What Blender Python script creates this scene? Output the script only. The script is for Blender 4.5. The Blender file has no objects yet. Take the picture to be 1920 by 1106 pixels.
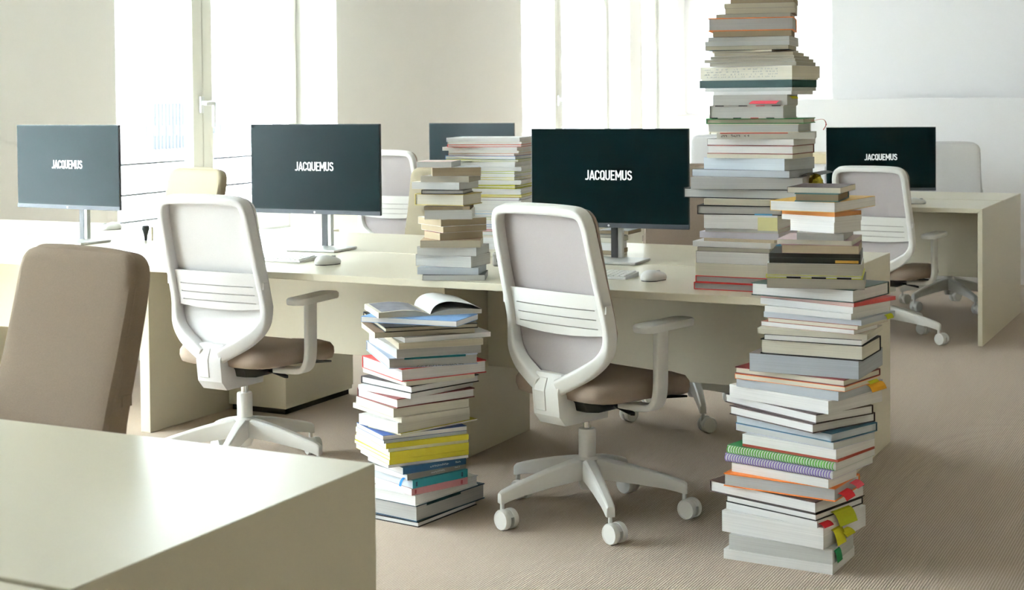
import bpy, bmesh, math, random
from mathutils import Vector, Matrix
random.seed(7)
R = math.radians
S = bpy.context.scene
COL = S.collection

# ------------------------------------------------------------------ camera
cam_data = bpy.data.cameras.new('camera')
cam_data.sensor_width = 36.0
cam_data.lens = 52.674
cam_data.shift_y = -0.15092
cam_data.dof.use_dof = True
cam_data.dof.focus_distance = 4.8
cam_data.dof.aperture_fstop = 8.0
cam = bpy.data.objects.new('camera', cam_data)
COL.objects.link(cam)
cr, cu, cf = (0.8931776, 0.4496144, -0.0089820), (-0.0042496, 0.0284110, 0.9995873), (-0.4496840, 0.8927708, -0.0272868)
cam.matrix_world = Matrix(((cr[0], cu[0], -cf[0], 0.0), (cr[1], cu[1], -cf[1], 0.0), (cr[2], cu[2], -cf[2], 1.34753), (0, 0, 0, 1)))
S.camera = cam

# ------------------------------------------------------------------ sky and exposure
S.view_settings.view_transform = 'Standard'
S.view_settings.look = 'None'
S.view_settings.gamma = 1.0
S.view_settings.use_curve_mapping = False
S.view_settings.exposure = 0.80
SKY = 62.0
w = bpy.data.worlds.new('overcast_sky')
S.world = w
w.use_nodes = True
bg = w.node_tree.nodes['Background']
bg.inputs[0].default_value = (0.82, 0.92, 1.0, 1)
bg.inputs[1].default_value = SKY
BROT = R(4.905)            # the building stands a little askew to the desks


def bpt(x, y, z=0.0):
    c, s = math.cos(BROT), math.sin(BROT)
    return Vector((x * c - y * s, x * s + y * c, z))


WALL_X = -5.8              # inner face of the window wall, in the building's own axes
OPEN = [(1.2, 5.5), (7.81, 10.60), (14.79, 18.6), (19.1, 20.9)]
SILL, HEAD, CEIL = 0.30, 3.05, 3.35
for (a, b) in OPEN:        # daylight enters through the window openings
    l = bpy.data.lights.new('window_portal', 'AREA')
    l.shape = 'RECTANGLE'
    l.size = b - a
    l.size_y = HEAD - SILL
    l.cycles.is_portal = True
    o = bpy.data.objects.new('window_portal', l)
    COL.objects.link(o)
    o.location = bpt(WALL_X - 0.5, (a + b) / 2, (SILL + HEAD) / 2)
    o.rotation_euler = (R(90), 0, BROT - R(90))

# ------------------------------------------------------------------ materials
MATS = {}


def mat(name, rgb, rough=0.6, spec=0.4, vary=0.0, scale=8.0, bump=0.0, bscale=200.0, metal=0.0, emit=None):
    if name in MATS:
        return MATS[name]
    m = bpy.data.materials.new(name)
    m.use_nodes = True
    nt = m.node_tree
    b = nt.nodes['Principled BSDF']
    b.inputs['Base Color'].default_value = (*rgb, 1)
    b.inputs['Roughness'].default_value = rough
    b.inputs['Specular IOR Level'].default_value = spec
    b.inputs['Metallic'].default_value = metal
    if emit:
        b.inputs['Emission Color'].default_value = (*rgb, 1)
        b.inputs['Emission Strength'].default_value = emit
    tc = nt.nodes.new('ShaderNodeTexCoord')
    if vary:
        n = nt.nodes.new('ShaderNodeTexNoise')
        n.inputs['Scale'].default_value = scale
        n.inputs['Detail'].default_value = 4
        nt.links.new(tc.outputs['Object'], n.inputs['Vector'])
        mx = nt.nodes.new('ShaderNodeMix')
        mx.data_type = 'RGBA'
        mx.inputs[6].default_value = (*[c * (1 - vary) for c in rgb], 1)
        mx.inputs[7].default_value = (*[min(1, c * (1 + vary)) for c in rgb], 1)
        nt.links.new(n.outputs['Fac'], mx.inputs[0])
        nt.links.new(mx.outputs[2], b.inputs['Base Color'])
    if bump:
        n = nt.nodes.new('ShaderNodeTexNoise')
        n.inputs['Scale'].default_value = bscale
        nt.links.new(tc.outputs['Object'], n.inputs['Vector'])
        bp = nt.nodes.new('ShaderNodeBump')
        bp.inputs['Strength'].default_value = bump
        bp.inputs['Distance'].default_value = 0.002
        nt.links.new(n.outputs['Fac'], bp.inputs['Height'])
        nt.links.new(bp.outputs['Normal'], b.inputs['Normal'])
    MATS[name] = m
    return m


def paper(name, rgb):
    """page edges: thin horizontal layers"""
    key = 'pages_' + name
    if key in MATS:
        return MATS[key]
    m = mat(key, rgb, 0.85, 0.15)
    nt = m.node_tree
    b = nt.nodes['Principled BSDF']
    tc = nt.nodes.new('ShaderNodeTexCoord')
    mp = nt.nodes.new('ShaderNodeMapping')
    mp.inputs['Scale'].default_value = (3, 3, 420)
    n = nt.nodes.new('ShaderNodeTexNoise')
    n.inputs['Scale'].default_value = 1.0
    n.inputs['Detail'].default_value = 3
    mx = nt.nodes.new('ShaderNodeMix')
    mx.data_type = 'RGBA'
    mx.inputs[6].default_value = (*[c * 0.74 for c in rgb], 1)
    mx.inputs[7].default_value = (*[min(1, c * 1.12) for c in rgb], 1)
    nt.links.new(tc.outputs['Object'], mp.inputs['Vector'])
    nt.links.new(mp.outputs['Vector'], n.inputs['Vector'])
    nt.links.new(n.outputs['Fac'], mx.inputs[0])
    nt.links.new(mx.outputs[2], b.inputs['Base Color'])
    return m


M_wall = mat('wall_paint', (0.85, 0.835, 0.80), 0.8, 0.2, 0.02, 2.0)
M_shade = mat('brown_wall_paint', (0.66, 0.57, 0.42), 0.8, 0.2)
M_white = mat('white_paint', (0.88, 0.86, 0.86), 0.6, 0.3)
M_ceil = mat('ceiling_paint', (0.60, 0.59, 0.57), 0.9, 0.1)
M_desk = mat('desk_laminate', (0.68, 0.63, 0.49), 0.32, 0.5, 0.015, 60)
M_frame = mat('window_paint', (0.52, 0.51, 0.45), 0.5, 0.3)
M_plastic = mat('white_plastic', (0.82, 0.81, 0.77), 0.38, 0.45)
M_fabric = mat('taupe_fabric', (0.31, 0.245, 0.195), 0.95, 0.1, 0.10, 260, 0.4, 700)
M_mesh = mat('window_lit_mesh', (0.43, 0.39, 0.38), 0.9, 0.15, 0.06, 300, 0.3, 900)  # chair cloth from behind, some window light put into its lighter colour
M_black = mat('black_plastic', (0.012, 0.013, 0.013), 0.45, 0.4)
M_dark = mat('dark_gap', (0.02, 0.018, 0.014), 0.8, 0.1)
M_chrome = mat('chrome', (0.72, 0.72, 0.72), 0.15, 0.5, metal=1.0)
M_screen = mat('screen_glass', (0.0015, 0.008, 0.009), 0.26, 0.075)
M_case = mat('monitor_case', (0.03, 0.032, 0.034), 0.4, 0.4)
M_chin = mat('monitor_chin', (0.055, 0.06, 0.07), 0.5, 0.25)
M_alu = mat('stand_metal', (0.55, 0.55, 0.53), 0.4, 0.4, metal=0.6)
M_letter = mat('lit_letters', (0.86, 0.88, 0.87), 0.5, 0.3, emit=0.24)
M_logo = mat('silver_logo', (0.8, 0.8, 0.82), 0.3, 0.5)
M_mouse = mat('mouse_plastic', (0.74, 0.74, 0.72), 0.4, 0.4)
M_wood = mat('pale_wood', (0.66, 0.56, 0.36), 0.5, 0.3, 0.08, 14)
M_facade = mat('stone_facade', (0.60, 0.59, 0.57), 0.9, 0.1, 0.06, 1.2)
M_fwin = mat('facade_window', (0.018, 0.020, 0.024), 0.5, 0.05)
M_rail = mat('iron_railing', (0.014, 0.014, 0.015), 0.7, 0.05)

M_bar = mat('grey_bar', (0.016, 0.017, 0.019), 0.7, 0.1)

# carpet: fine ribs running along the desk depth
M_carpet = mat('ribbed_carpet', (0.40, 0.315, 0.215), 0.97, 0.05)
nt = M_carpet.node_tree
b = nt.nodes['Principled BSDF']
tc = nt.nodes.new('ShaderNodeTexCoord')
wv = nt.nodes.new('ShaderNodeTexWave')
wv.wave_type = 'BANDS'
wv.bands_direction = 'X'
wv.inputs['Scale'].default_value = 40.0
wv.inputs['Distortion'].default_value = 0.6
wv.inputs['Detail'].default_value = 1.0
wv.inputs['Detail Scale'].default_value = 3.0
mp = nt.nodes.new('ShaderNodeMapping')
mp.inputs['Rotation'].default_value = (0, 0, BROT)
ns = nt.nodes.new('ShaderNodeTexNoise')
ns.inputs['Scale'].default_value = 160
ns.inputs['Detail'].default_value = 4
mx = nt.nodes.new('ShaderNodeMix')
mx.data_type = 'RGBA'
mx.inputs[6].default_value = (0.33, 0.265, 0.20, 1)
mx.inputs[7].default_value = (0.60, 0.505, 0.42, 1)
ad = nt.nodes.new('ShaderNodeMath')
ad.operation = 'MULTIPLY_ADD'
ad.inputs[1].default_value = 0.55
sc = nt.nodes.new('ShaderNodeMath')
sc.operation = 'MULTIPLY'
sc.inputs[1].default_value = 0.5
nt.links.new(tc.outputs['Object'], mp.inputs['Vector'])
nt.links.new(mp.outputs['Vector'], wv.inputs['Vector'])
nt.links.new(tc.outputs['Object'], ns.inputs['Vector'])
nt.links.new(ns.outputs['Fac'], sc.inputs[0])
nt.links.new(wv.outputs['Fac'], ad.inputs[0])
nt.links.new(sc.outputs[0], ad.inputs[2])
nt.links.new(ad.outputs[0], mx.inputs[0])
nt.links.new(mx.outputs[2], b.inputs['Base Color'])
bp = nt.nodes.new('ShaderNodeBump')
bp.inputs['Strength'].default_value = 0.5
bp.inputs['Distance'].default_value = 0.003
nt.links.new(ad.outputs[0], bp.inputs['Height'])
nt.links.new(bp.outputs['Normal'], b.inputs['Normal'])

# window glass: clear, with a faint reflection
M_glass = bpy.data.materials.new('window_glass')
M_glass.use_nodes = True
nt = M_glass.node_tree
nt.nodes.clear()
out = nt.nodes.new('ShaderNodeOutputMaterial')
tr = nt.nodes.new('ShaderNodeBsdfTransparent')
tr.inputs[0].default_value = (0.96, 0.98, 0.98, 1)
gl = nt.nodes.new('ShaderNodeBsdfGlossy')
gl.inputs['Roughness'].default_value = 0.02
ms = nt.nodes.new('ShaderNodeMixShader')
ms.inputs[0].default_value = 0.06
nt.links.new(tr.outputs[0], ms.inputs[1])
nt.links.new(gl.outputs[0], ms.inputs[2])
nt.links.new(ms.outputs[0], out.inputs[0])


# ------------------------------------------------------------------ mesh helpers
class MB:
    def __init__(self):
        self.v = []
        self.f = []

    def add(self, vs, fs):
        n = len(self.v)
        self.v += [tuple(p) for p in vs]
        self.f += [tuple(i + n for i in q) for q in fs]
        return self

    def box(self, x0, x1, y0, y1, z0, z1):
        vs = [(x0, y0, z0), (x1, y0, z0), (x1, y1, z0), (x0, y1, z0), (x0, y0, z1), (x1, y0, z1), (x1, y1, z1), (x0, y1, z1)]
        return self.add(vs, [(3, 2, 1, 0), (4, 5, 6, 7), (0, 1, 5, 4), (1, 2, 6, 5), (2, 3, 7, 6), (3, 0, 4, 7)])

    def prism(self, poly, axis, a0, a1):
        """poly in the two other axes, extruded along axis"""
        n = len(poly)

        def pt(p, a):
            return {'x': (a, p[0], p[1]), 'y': (p[0], a, p[1]), 'z': (p[0], p[1], a)}[axis]
        vs = [pt(p, a0) for p in poly] + [pt(p, a1) for p in poly]
        fs = [tuple(range(n))[::-1], tuple(range(n, 2 * n))] + [(i, (i + 1) % n, (i + 1) % n + n, i + n) for i in range(n)]
        return self.add(vs, fs)

    def lathe(self, prof, cx=0.0, cy=0.0, n=20, M=None):
        """prof: (radius, z) pairs from bottom to top"""
        vs, fs = [], []
        for (r, z) in prof:
            for k in range(n):
                a = 2 * math.pi * k / n
                p = Vector((cx + r * math.cos(a), cy + r * math.sin(a), z))
                vs.append(M @ p if M else p)
        m = len(prof)
        for j in range(m - 1):
            for k in range(n):
                k2 = (k + 1) % n
                fs.append((j * n + k, j * n + k2, (j + 1) * n + k2, (j + 1) * n + k))
        fs.append(tuple(range(n))[::-1])
        fs.append(tuple((m - 1) * n + k for k in range(n)))
        return self.add(vs, fs)

    def loft(self, rings, cap=True, closed=False):
        n = len(rings[0])
        vs = [p for r in rings for p in r]
        fs = []
        m = len(rings)
        for j in range(m if closed else m - 1):
            j2 = (j + 1) % m
            for k in range(n):
                k2 = (k + 1) % n
                fs.append((j * n + k, j * n + k2, j2 * n + k2, j2 * n + k))
        if cap and not closed:
            fs.append(tuple(range(n))[::-1])
            fs.append(tuple((m - 1) * n + k for k in range(n)))
        return self.add(vs, fs)

    def slab(self, outline, layers):
        """outline: 2-d points round (0,0); layers: (inset distance, z)"""
        rings = []
        for ins, z in layers:
            rings.append([inset_pt(p, ins) + (z,) for p in outline])
        return self.loft(rings)

    def build(self, name, m, parent=None, bevel=0.0, segs=2, smooth=False, mods=None):
        me = bpy.data.meshes.new(name)
        me.from_pydata(self.v, [], self.f)
        bm = bmesh.new()
        bm.from_mesh(me)
        bmesh.ops.recalc_face_normals(bm, faces=bm.faces)
        if bevel:
            es = [e for e in bm.edges if len(e.link_faces) == 2 and e.calc_face_angle(0) > 0.5]
            bmesh.ops.bevel(bm, geom=es, offset=bevel, segments=segs, affect='EDGES', profile=0.5, clamp_overlap=True)
        bm.to_mesh(me)
        bm.free()
        if smooth:
            for p in me.polygons:
                p.use_smooth = True
            if smooth is not True:
                me.set_sharp_from_angle(angle=R(smooth))
        me.materials.append(m)
        o = bpy.data.objects.new(name, me)
        COL.objects.link(o)
        if parent:
            o.parent = parent
        return o


def inset_pt(p, d):
    l = math.hypot(p[0], p[1])
    k = max(0.0, (l - d) / l) if l else 0
    return (p[0] * k, p[1] * k)


def rrect(hx, hy, r, n=6, cx=0.0, cy=0.0):
    pts = []
    for (sx, sy, a0) in ((1, 1, 0), (-1, 1, 90), (-1, -1, 180), (1, -1, 270)):
        for k in range(n + 1):
            a = R(a0 + 90 * k / n)
            pts.append((cx + sx * (hx - r) + r * math.cos(a), cy + sy * (hy - r) + r * math.sin(a)))
    return pts


def catmull(P, per=6):
    P = [Vector(p) for p in P]
    out = []
    for i in range(len(P) - 1):
        p0 = P[i - 1] if i else P[0] * 2 - P[1]
        p1, p2 = P[i], P[i + 1]
        p3 = P[i + 2] if i + 2 < len(P) else p2 * 2 - p1
        for k in range(per):
            t = k / per
            out.append(0.5 * ((2 * p1) + (p2 - p0) * t + (2 * p0 - 5 * p1 + 4 * p2 - p3) * t * t + (3 * p1 - p0 - 3 * p2 + p3) * t ** 3))
    out.append(P[-1])
    return out


def sweep(mb, path, w, d, ref, r=0.3, n=3, ws=None):
    """rounded-rectangle section: w across, d along ref"""
    rings = []
    for i, p in enumerate(path):
        t = (path[min(i + 1, len(path) - 1)] - path[max(i - 1, 0)]).normalized()
        dd = Vector(ref) - t * t.dot(Vector(ref))
        dd.normalize()
        c = t.cross(dd)
        k = ws[i] if ws else 1.0
        ring = []
        for q in rrect(w / 2 * k, d / 2, min(w * k, d) * r, n):
            ring.append(p + c * q[0] + dd * q[1])
        rings.append(ring)
    mb.loft(rings)


def thing(name, label, cat, loc=(0, 0, 0), rz=0.0, group=None):
    o = bpy.data.objects.new(name, None)
    o.empty_display_size = 0.1
    COL.objects.link(o)
    o.location = loc
    o.rotation_euler = (0, 0, rz)
    return tag(o, label, cat, group)


def tag(o, label, cat, group=None):
    o['label'] = label
    o['category'] = cat
    if group:
        o['group'] = group
    return o


def struct(name, mb, m, rz=BROT, bevel=0.0, parent=None):
    o = mb.build(name, m, parent, bevel)
    if not parent:
        o.rotation_euler = (0, 0, rz)
        o['kind'] = 'structure'
    return o


# ------------------------------------------------------------------ room shell (building axes)
X1, Y0, Y1 = 3.4, -3.6, 21.3
XO = WALL_X - 0.4          # outer face of the window wall
struct('floor', MB().box(XO, X1, Y0, Y1, -0.12, 0.0), M_carpet)
struct('ceiling', MB().box(XO, X1, Y0, Y1, CEIL, CEIL + 0.15), M_ceil)
wl = MB()
wl.box(XO, WALL_X, Y0, Y1, 0, SILL)
wl.box(XO, WALL_X, Y0, Y1, HEAD, CEIL)
ys = [Y0] + [v for ab in OPEN for v in ab] + [Y1]
for i in range(0, len(ys), 2):
    if ys[i + 1] > ys[i]:
        wl.box(XO, WALL_X, ys[i], ys[i + 1], SILL, HEAD)
struct('wall_left', wl, M_wall)
struct('wall_far', MB().box(XO, X1, Y1, Y1 + 0.3, 0, CEIL), M_white)
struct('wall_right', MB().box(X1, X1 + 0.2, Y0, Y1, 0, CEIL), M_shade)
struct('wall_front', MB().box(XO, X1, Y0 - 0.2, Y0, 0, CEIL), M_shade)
struct('wall_back', MB().box(-1.985, X1, 11.53, 11.85, 0, CEIL), M_white)
struct('baseboard_back', MB().box(-1.985, X1, 11.505, 11.53, 0, 0.11), M_white, bevel=0.004)
struct('wall_pier', MB().box(WALL_X, WALL_X + 0.05, 10.60, 14.33, 0, CEIL), M_wall)
struct('trim_1', MB().box(WALL_X, WALL_X + 0.006, 14.33, 14.42, 0, CEIL), M_frame)
struct('trim_2', MB().box(-5.25, -4.9, Y1 - 0.25, Y1, 0, CEIL), M_wall, bevel=0.02)
struct('trim_3', MB().box(-2.1, -1.9, 20.7, Y1, 0, CEIL), M_wall, bevel=0.02)

# windows: outer frame, two casements meeting at the middle, panes, handle, railing outside
for i, (a, b_) in enumerate(OPEN):
    fr = MB()
    xf0, xf1 = XO + 0.02, XO + 0.085
    c = (a + b_) / 2
    fr.box(xf0, xf1, a, a + 0.06, SILL, HEAD).box(xf0, xf1, b_ - 0.06, b_, SILL, HEAD)
    fr.box(xf0, xf1, a, b_, SILL, SILL + 0.06).box(xf0, xf1, a, b_, HEAD - 0.06, HEAD)
    wf = struct('window_%d' % (i + 1), fr, M_frame, bevel=0.006)
    xs0, xs1 = XO + 0.04, XO + 0.115
    for (p, q) in ((a + 0.06, c - 0.002), (c + 0.002, b_ - 0.06)):
        sm = MB()
        sm.box(xs0, xs1, p, p + 0.13, SILL + 0.06, HEAD - 0.06).box(xs0, xs1, q - 0.13, q, SILL + 0.06, HEAD - 0.06)
        sm.box(xs0, xs1, p + 0.13, q - 0.13, SILL + 0.06, SILL + 0.2).box(xs0, xs1, p + 0.13, q - 0.13, HEAD - 0.16, HEAD - 0.06)
        sash = sm.build('sash_frame', M_frame, wf, 0.008)
        MB().box(xs0 + 0.03, xs0 + 0.036, p + 0.125, q - 0.125, SILL + 0.19, HEAD - 0.15).build('pane', M_glass, wf)
    hm = MB().box(xs1, xs1 + 0.02, c - 0.055, c - 0.015, 1.27, 1.39)
    hm.box(xs1 + 0.02, xs1 + 0.05, c - 0.045, c - 0.02, 1.33, 1.355).box(xs1 + 0.04, xs1 + 0.06, c - 0.045, c + 0.075, 1.325, 1.355)
    hm.box(xs1 + 0.04, xs1 + 0.06, c + 0.05, c + 0.075, 1.17, 1.34)
    hm.build('window_handle', M_alu, wf, 0.004)
for (k, words) in ((1, 'thin grey horizontal rails outside the nearer tall window'),
                   (2, 'thin grey horizontal rails outside the farther tall window')):
    a, b_ = OPEN[k]
    rl = thing('balcony_railing', words, 'railing', bpt(XO - 0.06, (a + b_) / 2, SILL), BROT, 'window railings')
    for z in (0.925, 0.715, 0.53):
        MB().box(-0.009, 0.009, a - (a + b_) / 2, b_ - (a + b_) / 2, z - SILL - 0.008, z - SILL + 0.008).build('rail', M_bar, rl)
    for y in (a + 0.02, b_ - 0.02):
        MB().box(-0.012, 0.012, y - 0.012 - (a + b_) / 2, y + 0.012 - (a + b_) / 2, 0, 0.93 - SILL).build('rail_post', M_bar, rl)

# the stone building over the street
fx = -15.0
fc = MB().box(fx - 1.0, fx, -20, 70, -7, 14)
facade = struct('exterior_facade', fc, M_facade)
fw = MB()
fb = MB()
y = -18.4
while y < 66:
    for z in (-4.2, 0.55, 5.3):
        fw.box(fx, fx + 0.01, y - 0.62, y + 0.62, z, z + 1.75).box(fx, fx + 0.01, y - 0.62, y + 0.62, z + 2.05, z + 2.6)
        fb.box(fx + 0.01, fx + 0.12, y - 0.85, y - 0.62, z - 0.1, z + 2.8).box(fx + 0.01, fx + 0.12, y + 0.62, y + 0.85, z - 0.1, z + 2.8)
        fb.box(fx + 0.01, fx + 0.25, y - 1.0, y + 1.0, z + 2.8, z + 2.98).box(fx + 0.01, fx + 0.5, y - 1.3, y + 1.3, z - 0.25, z - 0.1)
    y += 4.0
fw.build('facade_window', M_fwin, facade)
fb.build('window_surround', M_facade, facade, 0.01)
fr = MB()
y = -18.4
while y < 66:
    for z in (-4.2, 0.55, 5.3):
        fr.box(fx + 0.42, fx + 0.45, y - 1.25, y + 1.25, z + 0.78, z + 0.82).box(fx + 0.42, fx + 0.45, y - 1.25, y + 1.25, z - 0.05, z - 0.02)
        for k in range(26):
            yy = y - 1.25 + 0.1 * k
            fr.box(fx + 0.425, fx + 0.445, yy - 0.012, yy + 0.012, z - 0.1, z + 0.8)
        for k in range(12):
            yy = y - 1.15 + 0.2 * k
            fr.box(fx + 0.425, fx + 0.44, yy - 0.06, yy + 0.06, z + 0.25, z + 0.42)
    y += 4.0
fr.build('balcony_grille', M_rail, facade)
struct('exterior_street', MB().box(fx, XO - 0.5, -20, 70, -7.2, -7.0), M_facade)

# low things along the back wall
t = thing('low_partition', 'long white chest-high partition in front of the plain back wall', 'partition', bpt(0, 0), BROT)
MB().box(-2.24, 3.3, 11.2, 11.26, 0.04, 1.33).build('panel', M_white, t, 0.004)
MB().box(-2.24, 3.3, 11.19, 11.27, 0.0, 0.04).build('base_rail', M_white, t)
t = thing('sideboard', 'small white cabinet with a pale wooden top before the low partition', 'cabinet', bpt(-2.05, 10.72), BROT)
MB().box(-0.28, 0.62, 0.0, 0.4, 0.0, 0.87).build('body', M_white, t, 0.004)
MB().box(-0.3, 0.64, -0.02, 0.42, 0.87, 0.94).build('top', M_wood, t, 0.004)
MB().box(-0.26, 0.16, -0.02, 0.0, 0.04, 0.85).build('door', M_white, t, 0.003)
MB().box(0.18, 0.60, -0.02, 0.0, 0.04, 0.85).build('door', M_white, t, 0.003)
t = thing('tall_cabinet', 'beige cabinet half hidden by the tall book tower, near the far wall', 'cabinet', bpt(-3.2, 12.6), BROT)
MB().box(-0.45, 0.45, 0.0, 0.45, 0.0, 1.2).build('body', M_desk, t, 0.005)
MB().box(-0.44, -0.005, -0.02, 0.0, 0.06, 1.18).build('door', M_desk, t, 0.003)
MB().box(0.005, 0.44, -0.02, 0.0, 0.06, 1.18).build('door', M_desk, t, 0.003)

# ------------------------------------------------------------------ bench desks
def bench(label, u0, u1, v0, v1, legs, gap, mod_z0, inset=0.0, loc_name='bench_desk'):
    """legs: u of the right-hand face of inset legs; u1 end carries a full panel"""
    T, th = 0.74, 0.025
    mid = (v0 + v1) / 2
    o = thing(loc_name, label, 'desk', (u1, v0, 0.0), 0.0, 'bench desks')
    L, D = u1 - u0, v1 - v0
    for (y0, y1) in ((0, D / 2 - gap / 2), (D / 2 + gap / 2, D)):
        p = MB()
        p.prism([(-L, T - th), (-th, T - th), (0, T), (-L, T)], 'y', y0, y1)
        p.build('worktop', M_desk, o, 0.0025)
    e = MB()
    e.prism([(-th, 0), (0, 0), (0, T), (-th, T - th)], 'y', inset, D)
    e.build('end_panel', M_desk, o, 0.0025)
    MB().box(-L + 0.03, -th - 0.002, D / 2 - 0.012, D / 2 + 0.012, mod_z0, T - th).build('modesty_panel', M_desk, o, 0.002)
    MB().box(-L + 0.03, -th - 0.002, D / 2 - gap / 2, D / 2 + gap / 2, T - th - 0.045, T - th - 0.02).build('cable_tray', M_dark, o)
    for u in legs:
        MB().box(u - 0.05 - u1, u - u1, 0.383, 1.08, 0.0, T - th).build('leg_panel', M_desk, o, 0.002)
    return o


main = bench('long pale bench desk carrying three lit screens and the book piles', -6.12, -1.303, 4.382, 5.843, (-2.68, -4.065, -5.45), 0.012, 0.32, 0.13)
bench('far pale bench desk before the back wall, with its open end panel showing', -6.35, -1.355, 8.281, 9.676, (-2.73, -4.11, -5.5), 0.03, 0.29)
bench('pale bare bench desk nearest to us, in front of the brown chair back', -5.5, -1.332, 0.68, 2.125, (-4.1,), 0.012, 0.32)
for (u, v) in ((-2.78, 5.16), (-4.0, 5.2), (-5.3, 5.2)):
    MB().box(u + 1.303 - 0.14, u + 1.303 + 0.14, v - 4.382 - 0.04, v - 4.382 + 0.04, 0.7402, 0.7418).build('cable_hatch', M_desk, main, 0.0004)


def pedestal(label, u0, u1, v0, v1, top):
    o = thing('drawer_pedestal', label, 'cabinet', ((u0 + u1) / 2, (v0 + v1) / 2, 0), 0, 'pedestals under the desks')
    hx, hy = (u1 - u0) / 2, (v1 - v0) / 2
    MB().box(-hx, hx, -hy, hy, 0.025, top).build('body', M_desk, o, 0.003)
    MB().box(-hx + 0.012, hx - 0.012, -hy + 0.012, hy - 0.012, 0, 0.025).build('plinth', M_dark, o)
    for k in range(3):
        z0 = 0.04 + k * (top - 0.05) / 3
        MB().box(-hx + 0.004, hx - 0.004, hy, hy + 0.016, z0, z0 + (top - 0.05) / 3 - 0.006).build('drawer', M_desk, o, 0.002)


pedestal('pale drawer pedestal standing under the long desk behind the white chair', -4.06, -3.757, 5.277, 5.80, 0.66)
pedestal('pale low pedestal beyond the long desk, beside the white chair behind it', -5.46, -5.10, 7.35, 7.75, 0.56)


# ------------------------------------------------------------------ lettering
GL = {
    'J': (0.46, [[(.34, 1), (.34, .25), (.31, .14), (.23, .075), (.13, .075), (.05, .13)]]),
    'A': (0.54, [[(.05, 0), (.27, .98)], [(.27, .98), (.49, 0)], [(.12, .25), (.42, .25)]]),
    'C': (0.52, [[(.43, .70), (.42, .80), (.36, .89), (.26, .925), (.16, .89), (.10, .79), (.09, .5), (.10, .21), (.16, .11), (.26, .075), (.36, .11), (.42, .20), (.43, .30)]]),
    'Q': (0.53, [[(.09, .5), (.10, .79), (.16, .89), (.26, .925), (.36, .89), (.42, .79), (.43, .5), (.42, .21), (.36, .11), (.26, .075), (.16, .11), (.10, .21), (.09, .5)], [(.29, .26), (.46, .0)]]),
    'U': (0.53, [[(.09, 1), (.09, .25), (.14, .13), (.26, .075), (.38, .13), (.43, .25), (.43, 1)]]),
    'E': (0.48, [[(.10, 0), (.10, 1)], [(.10, .925), (.44, .925)], [(.10, .51), (.39, .51)], [(.10, .075), (.44, .075)]]),
    'M': (0.66, [[(.09, 0), (.09, 1)], [(.09, .96), (.33, .30)], [(.33, .30), (.57, .96)], [(.57, 0), (.57, 1)]]),
    'S': (0.51, [[(.42, .76), (.37, .88), (.26, .925), (.14, .88), (.09, .75), (.13, .62), (.25, .53), (.38, .45), (.43, .29), (.38, .13), (.26, .075), (.14, .12), (.08, .25)]]),
}


def lettering(text, height, depth=0.0006, stroke=0.13):
    mb = MB()
    x = 0.0
    for ch in text:
        adv, strokes = GL[ch]
        for s in strokes:
            pts = [Vector((p[0] + x, p[1])) for p in s]
            for i in range(len(pts) - 1):
                d = (pts[i + 1] - pts[i])
                d.normalize()
                n = Vector((-d.y, d.x)) * stroke / 2
                e0 = 0.045 if (i and len(pts) > 2) else 0.0
                e1 = 0.045 if (i < len(pts) - 2) else 0.0
                p, q = pts[i] - d * e0, pts[i + 1] + d * e1
                poly = [p + n, p - n, q - n, q + n]
                mb.prism([(t.x * height, t.y * height) for t in poly], 'y', -depth, 0)
        x += adv
    wd = x * height
    mb.v = [(v[0] - wd / 2, v[1], v[2]) for v in mb.v]
    return mb


# ------------------------------------------------------------------ screens
def make_monitor(label):
    o = thing('monitor', label, 'monitor', (0, 0, 0), 0, 'flat desktop screens')
    hw, z0, z1 = 0.3065, 0.15, 0.515
    MB().box(-hw, hw, -0.004, 0.008, z0, z1).add([], []).build('bezel', M_case, o, 0.002)
    MB().prism([(-hw + 0.02, z0 + 0.01), (hw - 0.02, z0 + 0.01), (hw - 0.02, z1 - 0.02), (-hw + 0.02, z1 - 0.02)], 'y', 0.008, 0.03).build('back_housing', M_case, o, 0.008)
    sc = MB().box(-hw + 0.003, hw - 0.003, -0.0055, -0.004, z0 + 0.018, z1 - 0.003).build('screen', M_screen, o)
    le = lettering('JACQUEMUS', 0.0365)
    le.v = [(v[0] * 1.06, v[1] - 0.0056, v[2] + 0.325) for v in le.v]
    le.build('lettering', M_letter, sc)
    ch = MB().box(-hw, hw, -0.0065, -0.004, z0, z0 + 0.0165).build('chin', M_chin, o, 0.001)
    lg = MB()
    lg.lathe([(0.0042, 0), (0.0042, 0.0006)], 0, 0, 14, Matrix.Translation((0, -0.0065, z0 + 0.008)) @ Matrix.Rotation(R(90), 4, 'X'))
    lg.build('logo', M_logo, ch)
    nk = MB().box(-0.022, 0.022, 0.085, 0.107, 0.012, z0 + 0.2)
    nk.build('stand_neck', M_alu, o, 0.003)
    MB().box(-0.0225, 0.004, 0.0835, 0.0852, 0.012, z0 + 0.19).build('neck_cover', M_case, o)
    MB().box(-0.045, 0.045, 0.028, 0.09, z0 + 0.14, z0 + 0.26).build('mount', M_case, o, 0.004)
    MB().box(-0.115, 0.115, -0.045, 0.135, 0.0, 0.010).build('base_plate', M_alu, o, 0.003)
    return o


def dup(root, loc, rz, label=None, group=None):
    r = root.copy()
    COL.objects.link(r)
    r.location = loc
    r.rotation_euler = (0, 0, rz)
    if label:
        r['label'] = label
    if group:
        r['group'] = group
    for ch in list(root.children):
        c = ch.copy()
        COL.objects.link(c)
        c.parent = r
        for g in list(ch.children):
            d = g.copy()
            COL.objects.link(d)
            d.parent = c
    return r


m0 = make_monitor('large black screen with white lettering on the long desk, beside the tall book tower')


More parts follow.
